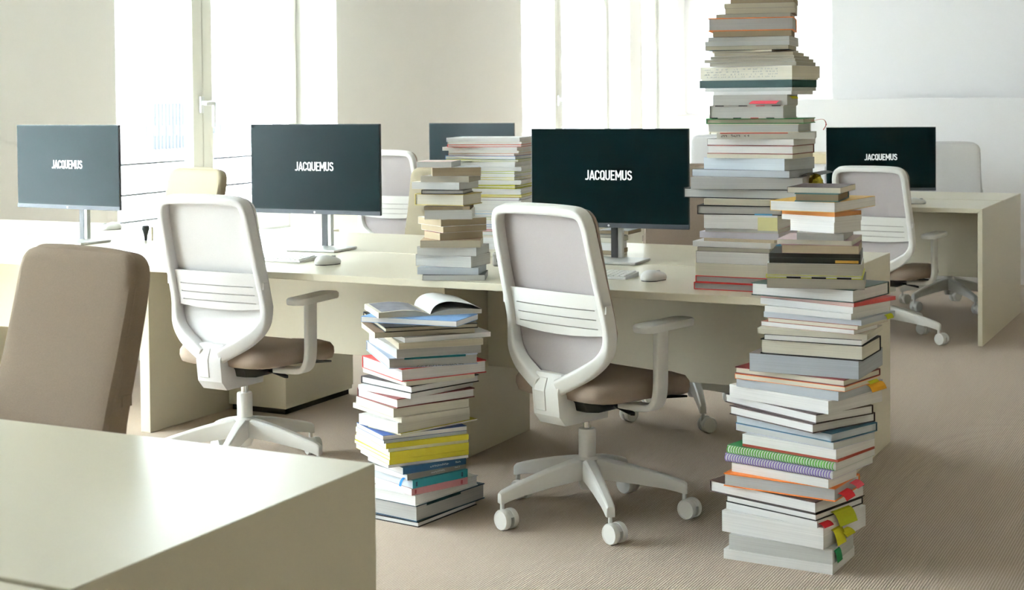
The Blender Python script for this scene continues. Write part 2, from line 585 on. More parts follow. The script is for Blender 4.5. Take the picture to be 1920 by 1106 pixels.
def place_monitor(o, loc, rz, dz):
    o.location = loc
    o.rotation_euler = (0, 0, R(rz))
    for c in o.children:
        if c.name.split('.')[0] in ('bezel', 'back_housing', 'screen', 'chin', 'mount'):
            c.location.z = dz


for (loc, rz, dz, words) in (
        ((-3.445, 5.06, 0.7406), 2.0, 0.0, 'black screen with white lettering standing just behind the white office chair'),
        ((-4.64, 4.93, 0.7406), -3.0, 0.0, 'greyish glaring screen with white lettering, in front of the plain wall by the window'),
        ((-4.66, 8.66, 0.7406), 4.0, -0.06, 'dim grey screen half hidden behind the pile of paper folders'),
        ((-1.975, 8.62, 0.7406), 18.0, -0.085, 'black screen with white lettering on the far desk by the back wall')):
    place_monitor(dup(m0, (0, 0, 0), 0, words), loc, rz, dz)
place_monitor(m0, (-2.163, 5.085, 0.7406), 3.7, -0.018)


def make_mouse(label):
    o = thing('computer_mouse', label, 'mouse', (0, 0, 0), 0, 'pale computer mice')
    rings = []
    ol = rrect(0.031, 0.054, 0.030, 6)
    for (k, z) in ((0.90, 0.0), (0.98, 0.006), (1.0, 0.012), (0.96, 0.02), (0.84, 0.028), (0.62, 0.0335), (0.3, 0.036)):
        rings.append([(p[0] * k, p[1] * k, z * (1 - 0.25 * max(0, p[1]) / 0.054)) for p in ol])
    MB().loft(rings).build('shell', M_mouse, o, 0, smooth=True)
    MB().slab(rrect(0.029, 0.051, 0.028, 6), [(0, -0.0), (0, 0.004)]).build('underside', M_case, o)
    MB().box(-0.004, 0.004, 0.018, 0.036, 0.024, 0.032).build('scroll_wheel', M_alu, o, 0.003)
    return o


mo = make_mouse('pale mouse on the long desk in front of the large black screen')
mo.location = (-1.825, 4.665, 0.74)
mo.rotation_euler = (0, 0, R(-12))
dup(mo, (-3.12, 4.66, 0.74), R(-20), 'pale mouse beside the white keyboard under the middle screen')
dup(mo, (-4.96, 5.55, 0.74), R(150), 'pale mouse on the long desk near the window end')
dup(mo, (-1.76, 8.55, 0.74), R(-70), 'pale mouse at the edge of the far desk')


def make_keyboard(label):
    o = thing('keyboard', label, 'keyboard', (0, 0, 0), 0, 'white keyboards')
    MB().prism([(-0.06, 0.0), (0.06, 0.0), (0.06, 0.016), (-0.06, 0.008)], 'x', -0.215, 0.215).build('keyboard_body', M_mouse, o, 0.002)
    MB().box(-0.212, 0.212, -0.057, 0.057, -0.0, 0.004).build('underside', M_case, o)
    kb = MB()
    for r in range(6):
        for c in range(21):
            x0 = -0.208 + c * 0.0199
            y0 = -0.055 + r * 0.0185
            zb = 0.012 + (y0 + 0.055) * 0.0667 - 0.004
            kb.box(x0, x0 + 0.0168, y0, y0 + 0.0155, zb, zb + 0.005)
    kb.build('keys', M_plastic, o, 0.0012, 1)
    return o


kb = make_keyboard('white keyboard in front of the large black screen')
kb.location = (-2.13, 4.70, 0.74)
dup(kb, (-3.46, 4.72, 0.74), 0.0, 'white keyboard beside the mouse under the middle screen')
dup(kb, (-4.58, 5.53, 0.74), R(180), 'pale keyboard on the window end of the desk, behind the white chair')
t = thing('cable_plug', 'small black plug with a pale stick standing before the window end keyboard', 'plug', (-4.42, 5.17, 0.74))
MB().lathe([(0.006, 0), (0.008, 0.02), (0.012, 0.04), (0.016, 0.05), (0.016, 0.062), (0.012, 0.066)], 0, 0, 14).build('plug_body', M_black, t, smooth=40)
MB().lathe([(0.004, 0), (0.004, 0.06)], 0.028, 0.01, 10).build('stick', M_wood, t)
t = thing('small_box', 'small grey rounded box on the desk beside the folder pile', 'box', (-2.49, 4.85, 0.74), R(10))
MB().box(-0.03, 0.03, -0.02, 0.02, 0, 0.052).build('body', mat('soft_grey', (0.36, 0.33, 0.30), 0.6), t, 0.008, 3)
MB().box(-0.012, 0.012, -0.0215, -0.0195, 0.018, 0.032).build('front_plate', M_case, t)


# ------------------------------------------------------------------ office chairs
def yc(z):
    K = [(0.36, -0.165), (0.45, -0.158), (0.50, -0.138), (0.56, -0.112), (0.62, -0.106), (0.70, -0.125), (0.80, -0.153), (0.90, -0.178), (1.02, -0.205)]
    for i in range(len(K) - 1):
        if z <= K[i + 1][0]:
            t = (z - K[i][0]) / (K[i + 1][0] - K[i][0])
            t = max(0, t)
            return K[i][1] + (K[i + 1][1] - K[i][1]) * t
    return K[-1][1]


def back_sheet(z0, z1, hwf, r, yoff, thick, round_rim=0.0, nz=28, nx=14):
    """a rounded panel following the back's curve"""
    mb = MB()
    front, back = [], []
    for j in range(nz + 1):
        t = j / nz
        t = 0.5 - 0.5 * math.cos(math.pi * t)
        z = z0 + (z1 - z0) * t
        h = hwf(z)
        for (zz, s) in ((z1 - z, 1), (z - z0, 1)):
            if zz < r:
                h -= r - math.sqrt(max(0.0, r * r - (r - zz) ** 2))
        fr, bk = [], []
        for i in range(nx + 1):
            q = math.sin(math.pi * (i / nx - 0.5))
            x = h * q
            e = min(1.0, (h - abs(x)) / max(round_rim, 1e-6), (z1 - z) / max(round_rim, 1e-6), (z - z0) / max(round_rim, 1e-6)) if round_rim else 1.0
            k = math.sqrt(max(0.0, 1 - (1 - max(0, e)) ** 2)) if round_rim else 1.0
            y = yc(z) + yoff
            fr.append((x, y + thick * (0.15 + 0.85 * k), z))
            bk.append((x, y, z))
        front.append(fr)
        back.append(bk)
    n = nx + 1
    vs = [p for r_ in front for p in r_] + [p for r_ in back for p in r_]
    o = (nz + 1) * n
    fs = []
    for j in range(nz):
        for i in range(nx):
            a = j * n + i
            fs.append((a, a + 1, a + n + 1, a + n))
            fs.append((o + a, o + a + n, o + a + n + 1, o + a + 1))
    for j in range(nz):
        for i in (0, nx):
            a = j * n + i
            fs.append((a, a + n, o + a + n, o + a))
    for i in range(nx):
        for j in (0, nz):
            a = j * n + i
            fs.append((a, a + 1, o + a + 1, o + a))
    return mb.add(vs, fs)


UPPER = {}


def make_chair():
    o = thing('office_chair', '-', 'chair', (0, 0, 0), 0, 'white office chairs')
    # back frame: hoop, converging arms and the bracket under the seat
    f = MB()
    half = [(0.040, 0.445), (0.085, 0.468), (0.145, 0.502), (0.188, 0.540), (0.206, 0.585), (0.2065, 0.65), (0.202, 0.78), (0.198, 0.90), (0.192, 0.965), (0.172, 0.995), (0.12, 1.003), (0.0, 1.005)]
    pts = half + [(-x, z) for (x, z) in reversed(half[:-1])]
    path = catmull([(x, yc(z) - 0.012, z) for (x, z) in pts], 5)
    ws = []
    for p in path:
        ws.append(1.0 if p.z > 0.59 else 1.0 + 0.85 * min(1, (0.59 - p.z) / 0.09))
    sweep(f, path, 0.028, 0.046, (0, 1, 0.25), 0.26, 3, ws)
    f.prism([(-0.150, 0.485), (-0.176, 0.485), (-0.196, 0.43), (-0.188, 0.352), (-0.160, 0.320), (0.04, 0.318), (0.04, 0.350), (-0.085, 0.356), (-0.128, 0.40), (-0.142, 0.45)], 'x', -0.056, 0.056)
    f.build('back_frame', M_plastic, o, 0.003, 2, smooth=35)
    g = MB()
    g.prism([(-0.184, 0.47), (-0.1995, 0.43), (-0.1925, 0.366), (-0.187, 0.366), (-0.194, 0.43), (-0.178, 0.47)], 'x', -0.046, 0.0)
    g.build('spine_inset', M_plastic, o, 0.002)
    back_sheet(0.475, 0.995, lambda z: 0.200 - max(0, 0.60 - z) * 0.42, 0.035, 0.002, 0.004).build('mesh_panel', M_mesh, o, smooth=50)
    back_sheet(0.465, 1.012, lambda z: 0.213 - max(0, 0.575 - z) * 0.85, 0.05, 0.0095, 0.017, 0.016).build('backrest_pad', M_fabric, o, smooth=50)
    # lumbar support: a curved sheet with three slots
    lm = MB()
    rows = [(0.603, 0.632), (0.635, 0.662), (0.665, 0.692), (0.695, 0.742)]
    xs = [-0.196, -0.17, -0.12, -0.06, 0.0, 0.06, 0.12, 0.17, 0.196]
    allz = []
    for a, b_ in rows:
        allz += [a, b_]
    nx = len(xs)

    def lp(x, z, dy):
        return (x, yc(z) - 0.014 - 0.016 * (1 - (abs(x) / 0.196) ** 2) * (0.4 + 0.6 * math.sin(math.pi * (z - 0.60) / 0.145)) - dy, z + (0.012 * (abs(x) / 0.196) ** 2 if z < 0.62 else 0))
    vs = [lp(x, z, 0.0) for z in allz for x in xs] + [lp(x, z, 0.006) for z in allz for x in xs]
    oo = len(allz) * nx
    cells = set()
    for j in range(len(allz) - 1):
        for i in range(nx - 1):
            if j % 2 == 0 or i in (0, nx - 2):
                cells.add((j, i))
    fs = []
    for (j, i) in cells:
        a = j * nx + i
        fs.append((a, a + 1, a + nx + 1, a + nx))
        fs.append((oo + a, oo + a + nx, oo + a + nx + 1, oo + a + 1))
        if (j - 1, i) not in cells:
            fs.append((a, a + 1, oo + a + 1, oo + a))
        if (j + 1, i) not in cells:
            fs.append((a + nx, a + nx + 1, oo + a + nx + 1, oo + a + nx))
        if (j, i - 1) not in cells:
            fs.append((a, a + nx, oo + a + nx, oo + a))
        if (j, i + 1) not in cells:
            fs.append((a + 1, a + nx + 1, oo + a + nx + 1, oo + a + 1))
    lm.add(vs, fs)
    for s in (-1, 1):
        lm.box(s * 0.212 - 0.012, s * 0.212 + 0.012, yc(0.70) - 0.03, yc(0.70) - 0.005, 0.688, 0.712)
    lm.build('lumbar_support', M_plastic, o, smooth=30)
    # seat
    rings = []
    ol = rrect(0.232, 0.232, 0.10, 6)
    for (k, z) in ((0.90, 0.398), (0.975, 0.405), (1.0, 0.425), (0.995, 0.445), (0.95, 0.462), (0.82, 0.472), (0.5, 0.474)):
        rings.append([(p[0] * k * (1.0 if p[1] > 0 else 0.97), p[1] * k + 0.075, z - (0.030 * max(0, (p[1] - 0.08) / 0.152) ** 1.6)) for p in ol])
    MB().loft(rings).build('seat', M_fabric, o, smooth=60)
    mc = MB()
    mc.prism([(-0.12, 0.398), (-0.11, 0.362), (-0.05, 0.352), (0.05, 0.352), (0.16, 0.375), (0.22, 0.39), (0.22, 0.398)], 'x', -0.10, 0.10)
    mc.prism([(-0.10, 0.392), (0.26, 0.374), (0.26, 0.384), (-0.10, 0.404)], 'x', -0.16, 0.16)
    mech = mc.build('seat_mechanism', M_black, o, 0.006)
    lv = MB()
    lv.prism([(0.09, 0.02), (0.19, -0.005), (0.20, 0.005), (0.19, 0.018), (0.09, 0.05)], 'z', 0.362, 0.370)
    lv.v = [(v[0], v[1], v[2] + (0.09 - v[0]) * 0.12) for v in lv.v]
    lv.build('lever', M_black, mech, 0.002)
    lv2 = MB().prism([(0.20, 0.366), (0.345, 0.350), (0.345, 0.357), (0.20, 0.380)], 'x', 0.11, 0.14)
    lv2.build('tilt_handle', M_black, mech, 0.002)
    # arms
    for s in (-1, 1):
        a = MB()
        path = catmull([(s * 0.13, 0.03, 0.374), (s * 0.20, 0.032, 0.374), (s * 0.245, 0.035, 0.378), (s * 0.266, 0.038, 0.398), (s * 0.273, 0.042, 0.44), (s * 0.270, 0.048, 0.52), (s * 0.266, 0.055, 0.625)], 6)
        n = len(path)
        sweep(a, path, 0.022, 0.056, (0, 1, 0), 0.3, 3, None)
        arm = a.build('armrest', M_plastic, o, 0, smooth=45)
        pd = MB().slab(rrect(0.040, 0.125, 0.034, 6), [(0.004, 0.622), (0.0, 0.627), (0.0, 0.640), (0.006, 0.645)])
        pd.v = [(v[0] + s * 0.262, v[1] + 0.075, v[2] + (0.004 if v[1] > 0.05 else 0)) for v in pd.v]
        pd.build('arm_pad', M_plastic, arm, smooth=50)
    # gas lift and five-legged base
    MB().lathe([(0.0135, 0.26), (0.0135, 0.35)], 0, 0, 18).build('gas_lift', M_chrome, o, smooth=40)
    MB().lathe([(0.027, 0.10), (0.027, 0.12), (0.0285, 0.16), (0.0285, 0.275), (0.026, 0.282)], 0, 0, 22).build('lift_sleeve', M_plastic, o, smooth=40)
    MB().lathe([(0.022, 0.085), (0.036, 0.125), (0.040, 0.185), (0.032, 0.193)], 0, 0, 22).build('base_hub', M_plastic, o, smooth=40)
    for k in range(5):
        lg = MB()
        rings = []
        for (r, w_, zb, zt) in ((0.015, 0.024, 0.120, 0.188), (0.06, 0.022, 0.118, 0.184), (0.15, 0.018, 0.108, 0.165), (0.25, 0.0155, 0.094, 0.138), (0.29, 0.0150, 0.085, 0.126), (0.312, 0.0145, 0.078, 0.118), (0.322, 0.013, 0.078, 0.110)):
            rings.append([(r, -w_, zb), (r, w_, zb), (r, w_ * 0.95, zt - 0.006), (r, w_ * 0.6, zt), (r, -w_ * 0.6, zt), (r, -w_ * 0.95, zt - 0.006)])
        lg.loft(rings)
        leg = lg.build('leg', M_plastic, o, 0.0015, 2, smooth=40)
        leg.rotation_euler = (0, 0, R(72 * k))
        ca = MB()
        MX = Matrix.Translation((0.020, 0, 0.0325)) @ Matrix.Rotation(R(90), 4, 'X')
        for s in (-1, 1):
            prof = [(0.024, s * 0.0055), (0.0315, s * 0.0065), (0.0325, s * 0.010), (0.0325, s * 0.022), (0.030, s * 0.0265), (0.027, s * 0.0265), (0.026, s * 0.0255), (0.006, s * 0.0255)]
            ca.lathe(prof, 0, 0, 24, MX)
        ca.prism([(0.0 + 0.030 * math.cos(R(t)) + 0.020, 0.0325 + 0.030 * math.sin(R(t))) for t in range(20, 181, 16)], 'y', -0.0055, 0.0055)
        ca.lathe([(0.007, 0.04), (0.007, 0.08)], 0, 0, 12)
        cs = ca.build('caster', M_plastic, leg, 0, smooth=35)
        cs.location = (0.312, 0, 0)
    return o


def place_chair(o, loc, rz, label, base_deg, axis_deg, dz=0.0):
    """base_deg: world angle of one leg; axis_deg: world angle the casters trail to"""
    o.location = (loc[0], loc[1], 0)
    o.rotation_euler = (0, 0, R(rz))
    o['label'] = label
    k = 0
    for c in o.children:
        n = c.name.split('.')[0]
        if n == 'leg':
            a = base_deg - rz + 72 * k
            c.rotation_euler = (0, 0, R(a))
            for g in c.children:
                g.rotation_euler = (0, 0, R(axis_deg + random.uniform(-14, 14) - rz - a))
            k += 1
        elif n not in ('lift_sleeve', 'base_hub'):
            c.location.z = dz


chair = make_chair()
M_khaki = mat('khaki_fabric', (0.31, 0.265, 0.185), 0.95, 0.1, 0.10, 260, 0.4, 700)
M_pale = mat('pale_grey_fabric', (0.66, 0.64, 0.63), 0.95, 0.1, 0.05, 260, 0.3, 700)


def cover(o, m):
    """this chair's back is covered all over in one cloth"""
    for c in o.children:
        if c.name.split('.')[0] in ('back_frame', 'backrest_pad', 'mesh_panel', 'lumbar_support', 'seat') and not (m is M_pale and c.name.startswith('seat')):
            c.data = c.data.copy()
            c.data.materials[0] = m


COPIES = [
    ((-3.35, 4.448), -3.3, 'white swivel chair at the long desk, beyond the big brown chair back', 2.7, -22, 0.0),
    ((-1.89, 8.31), -8.3, 'white swivel chair drawn up to the far desk, half hidden by the book towers', 62.7, -22, -0.05),
    ((-2.457, 2.42), -191.3, 'brown chair back rising behind the bare nearest desk', 10, 60, 0.0),
    ((-4.99, 6.0), -193.3, 'khaki chair back beyond the long desk in front of the window', 20, 60, -0.01),
    ((-3.60, 6.32), -173.3, 'tan chair back beyond the long desk, behind the short grey book stack', 0, 60, 0.0),
    ((-2.162, 5.98), -163.3, 'grey beige chair beyond the long desk, behind the large black screen', -63.3, 60, 0.04),
    ((-4.75, 7.90), 3.0, 'white chair with its back to us at the far desk, behind the middle screen', 10, 60, 0.03),
    ((-1.80, 9.72), -165.0, 'white chair back facing us beyond the far desk, next to its black screen', -49, 60, 0.03),
    ((-3.62, 10.6), -160.0, 'white chair back beside the beige cabinet, mostly hidden by the tall book tower', 0, 60, 0.05),
]
for (loc, rz, label, bd, ad_, dz) in COPIES:
    c_ = dup(chair, (0, 0, 0), 0)
    place_chair(c_, loc, rz, label, bd, ad_, dz)
    if label.startswith('brown'):
        cover(c_, mat('shaded_taupe_fabric', (0.245, 0.19, 0.14), 0.95, 0.1, 0.10, 260, 0.4, 700))  # same taupe cloth, with the shade on this chair put into its colour
    elif label.startswith('grey beige'):
        cover(c_, M_fabric)
    elif label.startswith(('khaki', 'tan')):
        cover(c_, M_khaki)
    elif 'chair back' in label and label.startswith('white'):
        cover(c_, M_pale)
place_chair(chair, (-1.962, 4.417), -18.5, 'white swivel chair with slotted lumbar support, before the large black screen', -125.4, -24, 0.0)

# ------------------------------------------------------------------ books
CV = dict(white=(0.86, 0.86, 0.85), cream=(0.74, 0.70, 0.58), grey=(0.45, 0.44, 0.42), darkgrey=(0.07, 0.07, 0.07), black=(0.012, 0.012, 0.013), blue=(0.18, 0.34, 0.62), brown=(0.16, 0.10, 0.06), paleblue=(0.52, 0.60, 0.75), red=(0.55, 0.03, 0.03), darkred=(0.17, 0.025, 0.025), yellow=(0.62, 0.54, 0.03), navyline=(0.03, 0.08, 0.28), palebluegrey=(0.58, 0.63, 0.68), navy=(0.010, 0.07, 0.16), spinegrey=(0.24, 0.23, 0.20), teal=(0.02, 0.25, 0.30), pink=(0.52, 0.22, 0.24), navycover=(0.015, 0.06, 0.11), darkbrown=(0.05, 0.028, 0.025), tealcover=(0.05, 0.16, 0.17), mustard=(0.60, 0.36, 0.06), orangebrown=(0.42, 0.17, 0.045), palepink=(0.66, 0.52, 0.52), plum=(0.20, 0.06, 0.10), lime=(0.52, 0.54, 0.03), darkgreen=(0.015, 0.05, 0.04), redband=(0.45, 0.05, 0.05), rust=(0.36, 0.09, 0.05), greybrown=(0.16, 0.13, 0.12), orange=(0.78, 0.20, 0.03), bluegrey=(0.42, 0.45, 0.50), bluecover=(0.03, 0.12, 0.20), periwinkle=(0.33, 0.36, 0.62), redblack=(0.36, 0.05, 0.03), palegrey=(0.62, 0.62, 0.61), tealdark=(0.02, 0.07, 0.09), textwhite=(0.76, 0.78, 0.82), greenblack=(0.008, 0.035, 0.035), tick=(0.55, 0.52, 0.48), green=(0.03, 0.22, 0.06), titled=(0.70, 0.69, 0.64), redbrown=(0.22, 0.06, 0.05), lavender=(0.66, 0.63, 0.72), tan=(0.48, 0.37, 0.24), pinkcover=(0.66, 0.50, 0.47), oliveyellow=(0.50, 0.40, 0.12), spinedark=(0.12, 0.10, 0.09), purple=(0.32, 0.22, 0.56), redline=(0.60, 0.05, 0.05), salmon=(0.72, 0.38, 0.30), blueline=(0.20, 0.34, 0.62), limeline=(0.55, 0.60, 0.12), yellowline=(0.70, 0.62, 0.15), olive=(0.46, 0.44, 0.04), mauve=(0.48, 0.38, 0.50), bluepale=(0.55, 0.66, 0.80), mint=(0.55, 0.72, 0.62), orangepale=(0.78, 0.62, 0.45), folderwhite=(0.80, 0.80, 0.79))
PG = dict(white=(0.88, 0.87, 0.86), cream=(0.74, 0.70, 0.59), beige=(0.52, 0.47, 0.36), grey=(0.46, 0.45, 0.43), paleyellow=(0.78, 0.76, 0.52), palebluepage=(0.62, 0.67, 0.72), palebluegrey=(0.58, 0.62, 0.67), brown=(0.30, 0.24, 0.16), brownpage=(0.38, 0.31, 0.21), tan=(0.52, 0.43, 0.30), black=(0.012, 0.012, 0.013), greybeige=(0.42, 0.39, 0.32), greypage=(0.52, 0.52, 0.52), bluegrey=(0.50, 0.53, 0.57), palegrey=(0.62, 0.62, 0.60), redband=(0.70, 0.50, 0.46), redblack=(0.30, 0.06, 0.04), orangebrown=(0.42, 0.17, 0.045), greenblack=(0.01, 0.04, 0.04), titled=(0.66, 0.65, 0.58), lavender=(0.68, 0.66, 0.73))


def cmat(c):
    return mat('cover_' + c, CV[c], 0.5, 0.35, 0.04, 40)


def pmat(c):
    return paper(c, PG[c])


def make_book(spec, label, group):
    kind, cov, pg, x, y, turn, L, W, z0, z1, sp, words = spec
    nm, cat = {'hard': ('hardcover_book', 'book'), 'soft': ('paperback_book', 'book'), 'mag': ('magazine', 'magazine'), 'folder': ('paper_folder', 'folder'), 'spiral': ('spiral_notebook', 'notebook'), 'box': ('box_file', 'box file')}[kind]
    o = thing(nm, label, cat, (x, y, z0), R(turn), group)
    T = z1 - z0
    hx, hy = L / 2, W / 2
    e = 0.0001
    if kind == 'box':
        MB().box(-hx, hx, -hy, hy, e, T * 0.55).build('tray', M_black, o, 0.001)
        MB().box(-hx, hx, -hy, hy, T * 0.56, T - e).build('lid', M_black, o, 0.001)
        MB().box(-hx - 0.0006, -hx + 0.001, -hy + 0.006, -hy + 0.07, T * 0.10, T * 0.36).build('ochre_patch', mat('ochre', (0.55, 0.30, 0.05), 0.6), o)
        return o
    t, ov = (min(0.0028, T * 0.22), 0.003) if kind == 'hard' else (min(0.0007, T * 0.16), 0.0)
    if kind in ('mag', 'folder'):
        t = min(0.0009 if kind == 'mag' else 0.0024, T * 0.28)
    if cov in ('olive', 'yellow') and kind == 'folder':
        t = T * 0.38
    if cov in ('navyline', 'blue', 'mustard', 'orange', 'lime'):
        t = min(0.0016, T * 0.3) if kind != 'hard' else t
    c = MB()
    c.box(-hx, hx, -hy, hy, e, t).box(-hx, hx, -hy, hy, T - t, T - e)
    px0, px1, py0, py1 = -hx + ov, hx - ov, -hy + ov, hy - ov
    st = max(t, 0.001)
    if sp == 'l':
        c.box(-hx, -hx + st, -hy, hy, t, T - t)
        px0 = -hx + st
    elif sp == 'r':
        c.box(-hx, hx, -hy, -hy + st, t, T - t)
        py0 = -hy + st
    elif sp == 'f':
        c.box(hx - st, hx, -hy, hy, t, T - t)
        px1 = hx - st
    else:
        c.box(-hx, hx, hy - st, hy, t, T - t)
        py1 = hy - st
    c.build('cover', cmat(cov), o)
    p = MB()
    if kind == 'folder':
        n = max(2, int(T / 0.004))
        for i in range(n):      # loose sheets, not quite square to each other
            dx, dy = random.uniform(-0.004, 0.0), random.uniform(-0.004, 0.0)
            za, zb = t + (T - 2 * t) * i / n, t + (T - 2 * t) * (i + 1) / n
            p.box(px0 + dx, px1 + dx, py0 + dy, py1 + dy, za, zb)
    else:
        p.box(px0, px1, py0, py1, t, T - t)
    p.build('page_block', pmat(pg), o)
    if kind == 'spiral':
        w_ = MB()
        n = int(W / 0.0085)
        for i in range(n):
            yy = -hy + 0.006 + i * (W - 0.012) / (n - 1)
            r = T * 0.50
            rings = []
            for k in range(10):
                a = 2 * math.pi * k / 10
                cx, cz = -hx + 0.001 + (r + 0.001) * math.cos(a) * 0.9, T / 2 + (r - 0.0014) * math.sin(a)
                d = Vector((math.cos(a), 0, math.sin(a)))
                rings.append([Vector((cx, yy, cz)) + d * 0.0013 * math.cos(b) + Vector((0, 0.0019 * math.sin(b), 0)) for b in (0, 1.57, 3.14, 4.71)])
            w_.loft(rings, False, True)
        w_.build('wire_coil', mat('coil_' + cov, {'green': (0.12, 0.45, 0.05), 'purple': (0.36, 0.25, 0.66)}[cov], 0.35, 0.5), o)
    return o


def ordinal(n):
    return '%d%s' % (n, 'th' if 10 <= n % 100 <= 20 else {1: 'st', 2: 'nd', 3: 'rd'}.get(n % 10, 'th'))


def marker(book, face, at, w_, z, h, rgb, out=0.012, droop=0.4, name='page_marker'):
    """a small paper flag sticking out of the pages; at = distance from the near corner"""
    spec = book['_s']
    L, W = spec[6], spec[7]
    m = MB()
    n = 4
    vs = []
    for s in (0, 0.0005):
        for k in range(n + 1):
            q = k / n
            off = out * q * (1 - 0.25 * q)
            zz = z - h * q * q * droop + s
            for e in (0, w_):
                a = at + e + 0.15 * w_ * q
                if face == 'r':
                    vs.append((-L / 2 + a, -W / 2 - off - s * 0.6, zz))
                else:
                    vs.append((-L / 2 - off - s * 0.6, -W / 2 + a, zz))
    fs = []
    N = 2 * (n + 1)
    for k in range(n):
        a = 2 * k
        fs += [(a, a + 1, a + 3, a + 2), (N + a, N + a + 2, N + a + 3, N + a + 1), (a, a + 2, N + a + 2, N + a), (a + 1, N + a + 1, N + a + 3, a + 3)]
    fs += [(0, N, N + 1, 1), (2 * n, 2 * n + 1, N + 2 * n + 1, N + 2 * n)]
    m.add(vs, fs)
    return m.build(name, mat('note_%d_%d_%d' % tuple(int(c * 99) for c in rgb), rgb, 0.8, 0.1), book)


def note(book, face, a0, a1, z0, z1, rgb, name='sticky_note'):
    """a note lying flat against a face"""
    L, W = book['_s'][6], book['_s'][7]
    m = MB()
    if face == 'l':
        m.box(-L / 2 - 0.0012, -L / 2 - 0.0002, -W / 2 + a0, -W / 2 + a1, z0, z1)
    else:
        m.box(-L / 2 + a0, -L / 2 + a1, -W / 2 - 0.0012, -W / 2 - 0.0002, z0, z1)
    return m.build(name, mat('note_%d_%d_%d' % tuple(int(c * 99) for c in rgb), rgb, 0.8, 0.1), book)


def dashes(book, face, a0, a1, z0, h, rgb, seed, name='title_lettering', gap=0.25):
    """small unreadable print on a spine or an edge"""
    rd = random.Random(seed)
    L, W = book['_s'][6], book['_s'][7]
    m = MB()
    a = a0
    while a < a1:
        w_ = rd.uniform(0.35, 0.8) * h
        if rd.random() > gap * 0.6:
            hh = h * rd.choice((0.7, 1.0, 0.85))
            for (p, q, r_, s) in ((0, 0.28 * w_, 0, hh), (0, w_, hh * rd.choice((0.0, 0.4, 0.75)), None)):
                s = s if s is not None else r_ + 0.22 * h
                if face == 'l':
                    m.box(-L / 2 - 0.0008, -L / 2, -W / 2 + a + p, -W / 2 + a + q, z0 + r_, z0 + s)
                else:
                    m.box(-L / 2 + a + p, -L / 2 + a + q, -W / 2 - 0.0008, -W / 2, z0 + r_, z0 + s)
        a += w_ + 0.25 * h
    return m.build(name, mat('print_%d' % int(rgb[0] * 99), rgb, 0.6), book)

